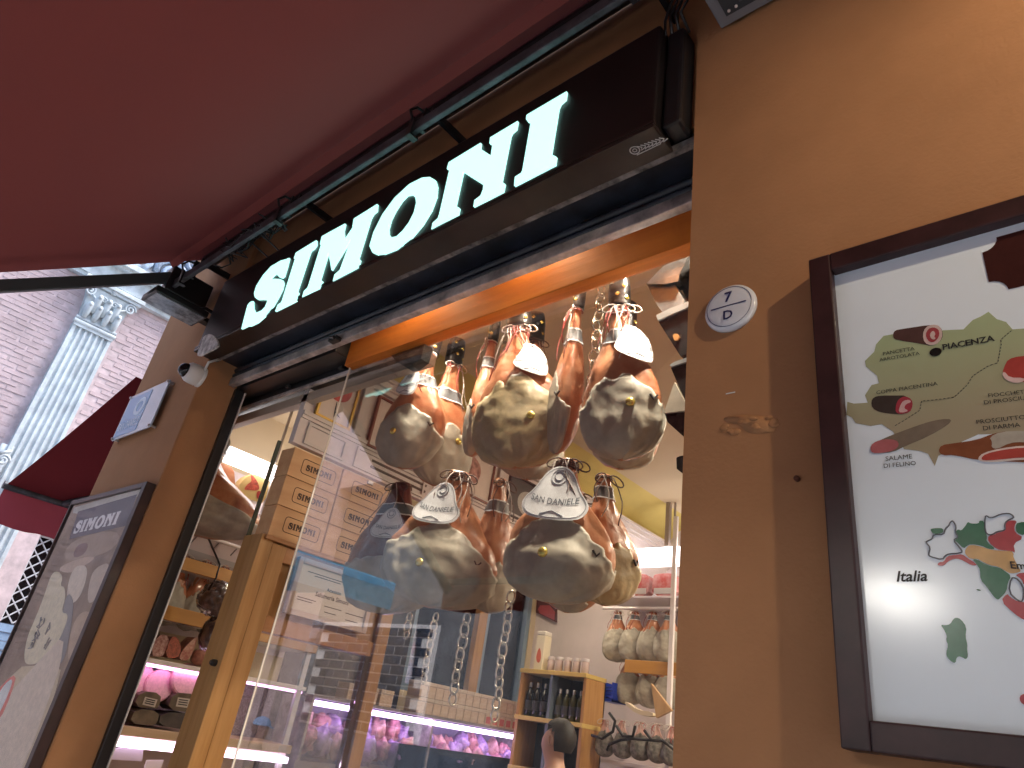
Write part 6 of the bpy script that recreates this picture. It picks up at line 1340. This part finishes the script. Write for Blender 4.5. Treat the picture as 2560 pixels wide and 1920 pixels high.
# hams on the side rail and at the back of the shop
for i, (yy, lab) in enumerate(((.62, 'small ham on the doorway rail behind the ochre board, nearest the door frame'), (.78, 'small ham on the doorway rail behind the ochre board, second from the frame'), (.92, 'small ham on the doorway rail behind the ochre board, third from the door frame'), (1.12, 'small ham on the doorway rail behind the ochre board, behind the white upright'))):
    make_ham(lab, (-4.74, yy, 2.475, .56, .20, 0), R(90), 20 + i, edge=.5, rind=M_rind, stamp=None, notch=False, hoof=False, group='hams hanging on the doorway rail', bulge=.8)
    hkk = MB().tube([(-4.62, yy, 2.515), (-4.64, yy, 2.52), (-4.68, yy, 2.50), (-4.74, yy, 2.455)], .005, 6).build('hook', M_steel, None, smooth=True, origin=(-4.66, yy, 2.46))
    tag(hkk, 'steel hook holding the %s small ham on the doorway rail' % ORD[i], 'hook', 'hooks on the doorway rail')
for i, px_ in enumerate([(-3.5914, 2.8677), (-3.4081, 2.8677), (-3.2272, 2.8677), (-3.0684, 2.8677)]):
    make_ham('pale ham on the upper rear rail, %s from the left' % ('first', 'second', 'third', 'fourth')[i], (px_[0], 4.16, px_[1] + .02, .54, .31, 0), FRONT, 30 + i, edge=.45, curve=.05, stamp=None, notch=False, hoof=False, group='hams on the upper rear rail', band=.28, strings=1)
for i, px_ in enumerate([(-3.5038, 2.4986), (-3.2907, 2.49), (-3.1106, 2.4971)]):
    make_ham('pale ham on the lower rear rail, %s from the left' % ('first', 'second', 'third')[i], (px_[0], 4.26, px_[1] + .02, .50, .28, 0), FRONT, 36 + i, edge=.45, curve=.05, stamp=None, notch=False, hoof=False, group='hams on the lower rear rail', strings=1)
for i, px_ in enumerate([(-3.5298, 1.9085), (-3.3582, 1.9184), (-3.1923, 1.9251), (-3.0391, 1.9251), (-2.9187, 1.9224)]):
    make_ham('paper capped small ham in the bottom rear row, %s from the left' % ('first', 'second', 'third', 'fourth', 'fifth')[i], (px_[0], 3.98, px_[1] + .02, .34, .17, 0), FRONT, 42 + i, edge=.40, curve=.05, stamp=None, notch=False, hoof=False, rind=mat('pink_paper', (.55, .33, .29), .6, noise_s=12, noise_a=.15), lard=mat('grey_net', (.16, .15, .135), .5, noise_s=20, noise_a=.3), group='small hams in the bottom rear row', strings=1, bulge=.8)

# ------------------------------------------------------------------ chains
def chain(label, p0, n, r=.016, w=.0035, sway=.004, seed=0, ringed=True):
    t = thing('chain', label, 'chain', p0, 'steel chains of the ham display'); rd = random.Random(seed); z = p0[2]
    x = p0[0]
    for i in range(n):
        rr = r * rd.uniform(.85, 1.2); x += rd.uniform(-sway, sway); e = (1, 1.25)
        ax = 'y' if i % 2 == 0 else 'x'
        pts_ = ring((x, p0[1] + rd.uniform(-.003, .003), z - rr), rr, ax, 14, e)
        MB().tube(pts_, w, 6, closed=True).build('link', M_chain, t, smooth=True); z -= rr * 2.05
    return z
M_chain = mat('bright_chain', (.62, .60, .52), .22, .9)
for lab, s_, n_, r_, yy in (('short chain with a hook below the lower left ham', [(-2.3368, 2.0093)], 3, .017, .60), ('double ring chain below the middle lower ham', [(-1.9967, 2.0129)], 8, .020, .60),
                        ('ring chain below the gap between the two big lower hams', [(-1.7825, 2.0967)], 12, .019, .60), ('faint ring chain left of the middle one', [(-2.4478, 2.0623)], 8, .018, .85),
                        ('heavy dark chain between the two upper right hams', [(-1.5057, 3.4958)], 13, .024, .60), ('dark chain between the two middle upper hams', [(-2.1121, 3.396)], 6, .022, .66)):
    chain(lab, (s_[0][0], yy, s_[0][1]), n_, r_, .0042, .004, n_)
rl = MB().tube([(-3.2, .60, 3.47), (-.76, .60, 3.47)], .016, 10).build('hanging_rail', M_steel, None, smooth=50, origin=(-1.9, .60, 3.47))
tag(rl, 'steel rail behind the beam from which the window hams hang', 'rail')

# ------------------------------------------------------------------ black gift cartons stacked at the right end of the window
M_cart = mat('black_carton', (.030, .028, .028), .25, noise_s=14, noise_a=.4); M_silver = mat('silver_foil', (.13, .14, .145), .2, .8, noise_s=9, noise_a=.25)
M_grey = mat('grey_carton', (.16, .16, .16), .35, noise_s=12, noise_a=.25)
M_lidedge = mat('lid_edge_grey', (.34, .35, .35), .3, .3)
def carton(lab, faces):
    ys_ = .50; t = thing('gift_carton', lab, 'carton', (faces[0][1][0][0], ys_, min(p[1] for p in faces[0][1])), 'gift cartons stacked at the right end of the window')
    for nm, poly, m_, d0, d1 in faces: MB().py(poly, d0, d1).build(nm, m_, t)
carton('silver topped carton, topmost at the right end of the window', [('top_face', [(-1.2145, 3.2817), (-1.1348, 3.3485), (-1.0421, 3.4298), (-1.0168, 3.4276), (-1.0154, 3.3765), (-1.0659, 3.2809), (-1.0716, 3.2425), (-1.1301, 3.2514)], M_silver, .50, .56), ('front_face', [(-1.2188, 3.288), (-1.1417, 3.263), (-1.097, 3.2503), (-1.0507, 3.1531), (-1.0714, 3.1444), (-1.1465, 3.1375), (-1.1749, 3.1865)], M_grey, .52, .70), ('dark_side', [(-1.1108, 3.3247), (-1.037, 3.4225), (-1.026, 3.418), (-1.0195, 3.163), (-1.0545, 3.1669), (-1.0856, 3.2414)], M_cart, .565, .75)])
carton('black carton with a white lid edge and orange seal, second from the top', [('lid_edge', [(-1.1595, 3.1138), (-1.1025, 3.1267), (-1.0088, 3.1343), (-0.9986, 3.1347), (-0.998, 3.1117), (-1.1508, 3.0878)], M_lidedge, .50, .70), ('body', [(-1.1536, 3.0877), (-1.0005, 3.1118), (-0.996, 2.9344), (-1.0281, 2.9076), (-1.0548, 2.909)], M_cart, .51, .70), ('seal', [(-1.0864, 3.0005), (-1.0798, 3.0075), (-1.0659, 3.0034), (-1.0571, 2.9884), (-1.0648, 2.976), (-1.0787, 2.9799)], mat('orange_seal', (.55, .25, .08), .4), .503, .5095)])
carton('black carton with a pale top edge, third from the top', [('top_edge', [(-1.0912, 2.8752), (-1.0713, 2.8843), (-1.0119, 2.8901), (-0.9923, 2.8885), (-0.992, 2.8745), (-1.0841, 2.8664)], M_lidedge, .50, .66), ('body', [(-1.0902, 2.867), (-0.9945, 2.8743), (-0.9895, 2.6764), (-1.0149, 2.6911), (-1.0642, 2.8051)], M_cart, .508, .68)])
carton('cream and black pointed carton, fourth from the top', [('cream_face', [(-1.1056, 2.6837), (-1.0679, 2.8), (-1.0122, 2.685), (-1.015, 2.6759)], mat('cream_carton', (.52, .46, .36), .5, noise_s=10, noise_a=.1), .50, .54), ('body', [(-1.105, 2.6825), (-0.9895, 2.6764), (-0.9862, 2.5446), (-1.0175, 2.5711), (-1.0936, 2.6496)], M_cart, .508, .68)])
carton('small black carton end, lowest at the right end of the window', [('body', [(-1.0497, 2.5065), (-1.0375, 2.5108), (-0.9828, 2.5107), (-0.9804, 2.4176), (-1.0075, 2.4325), (-1.0469, 2.4669)], M_cart, .50, .64)])
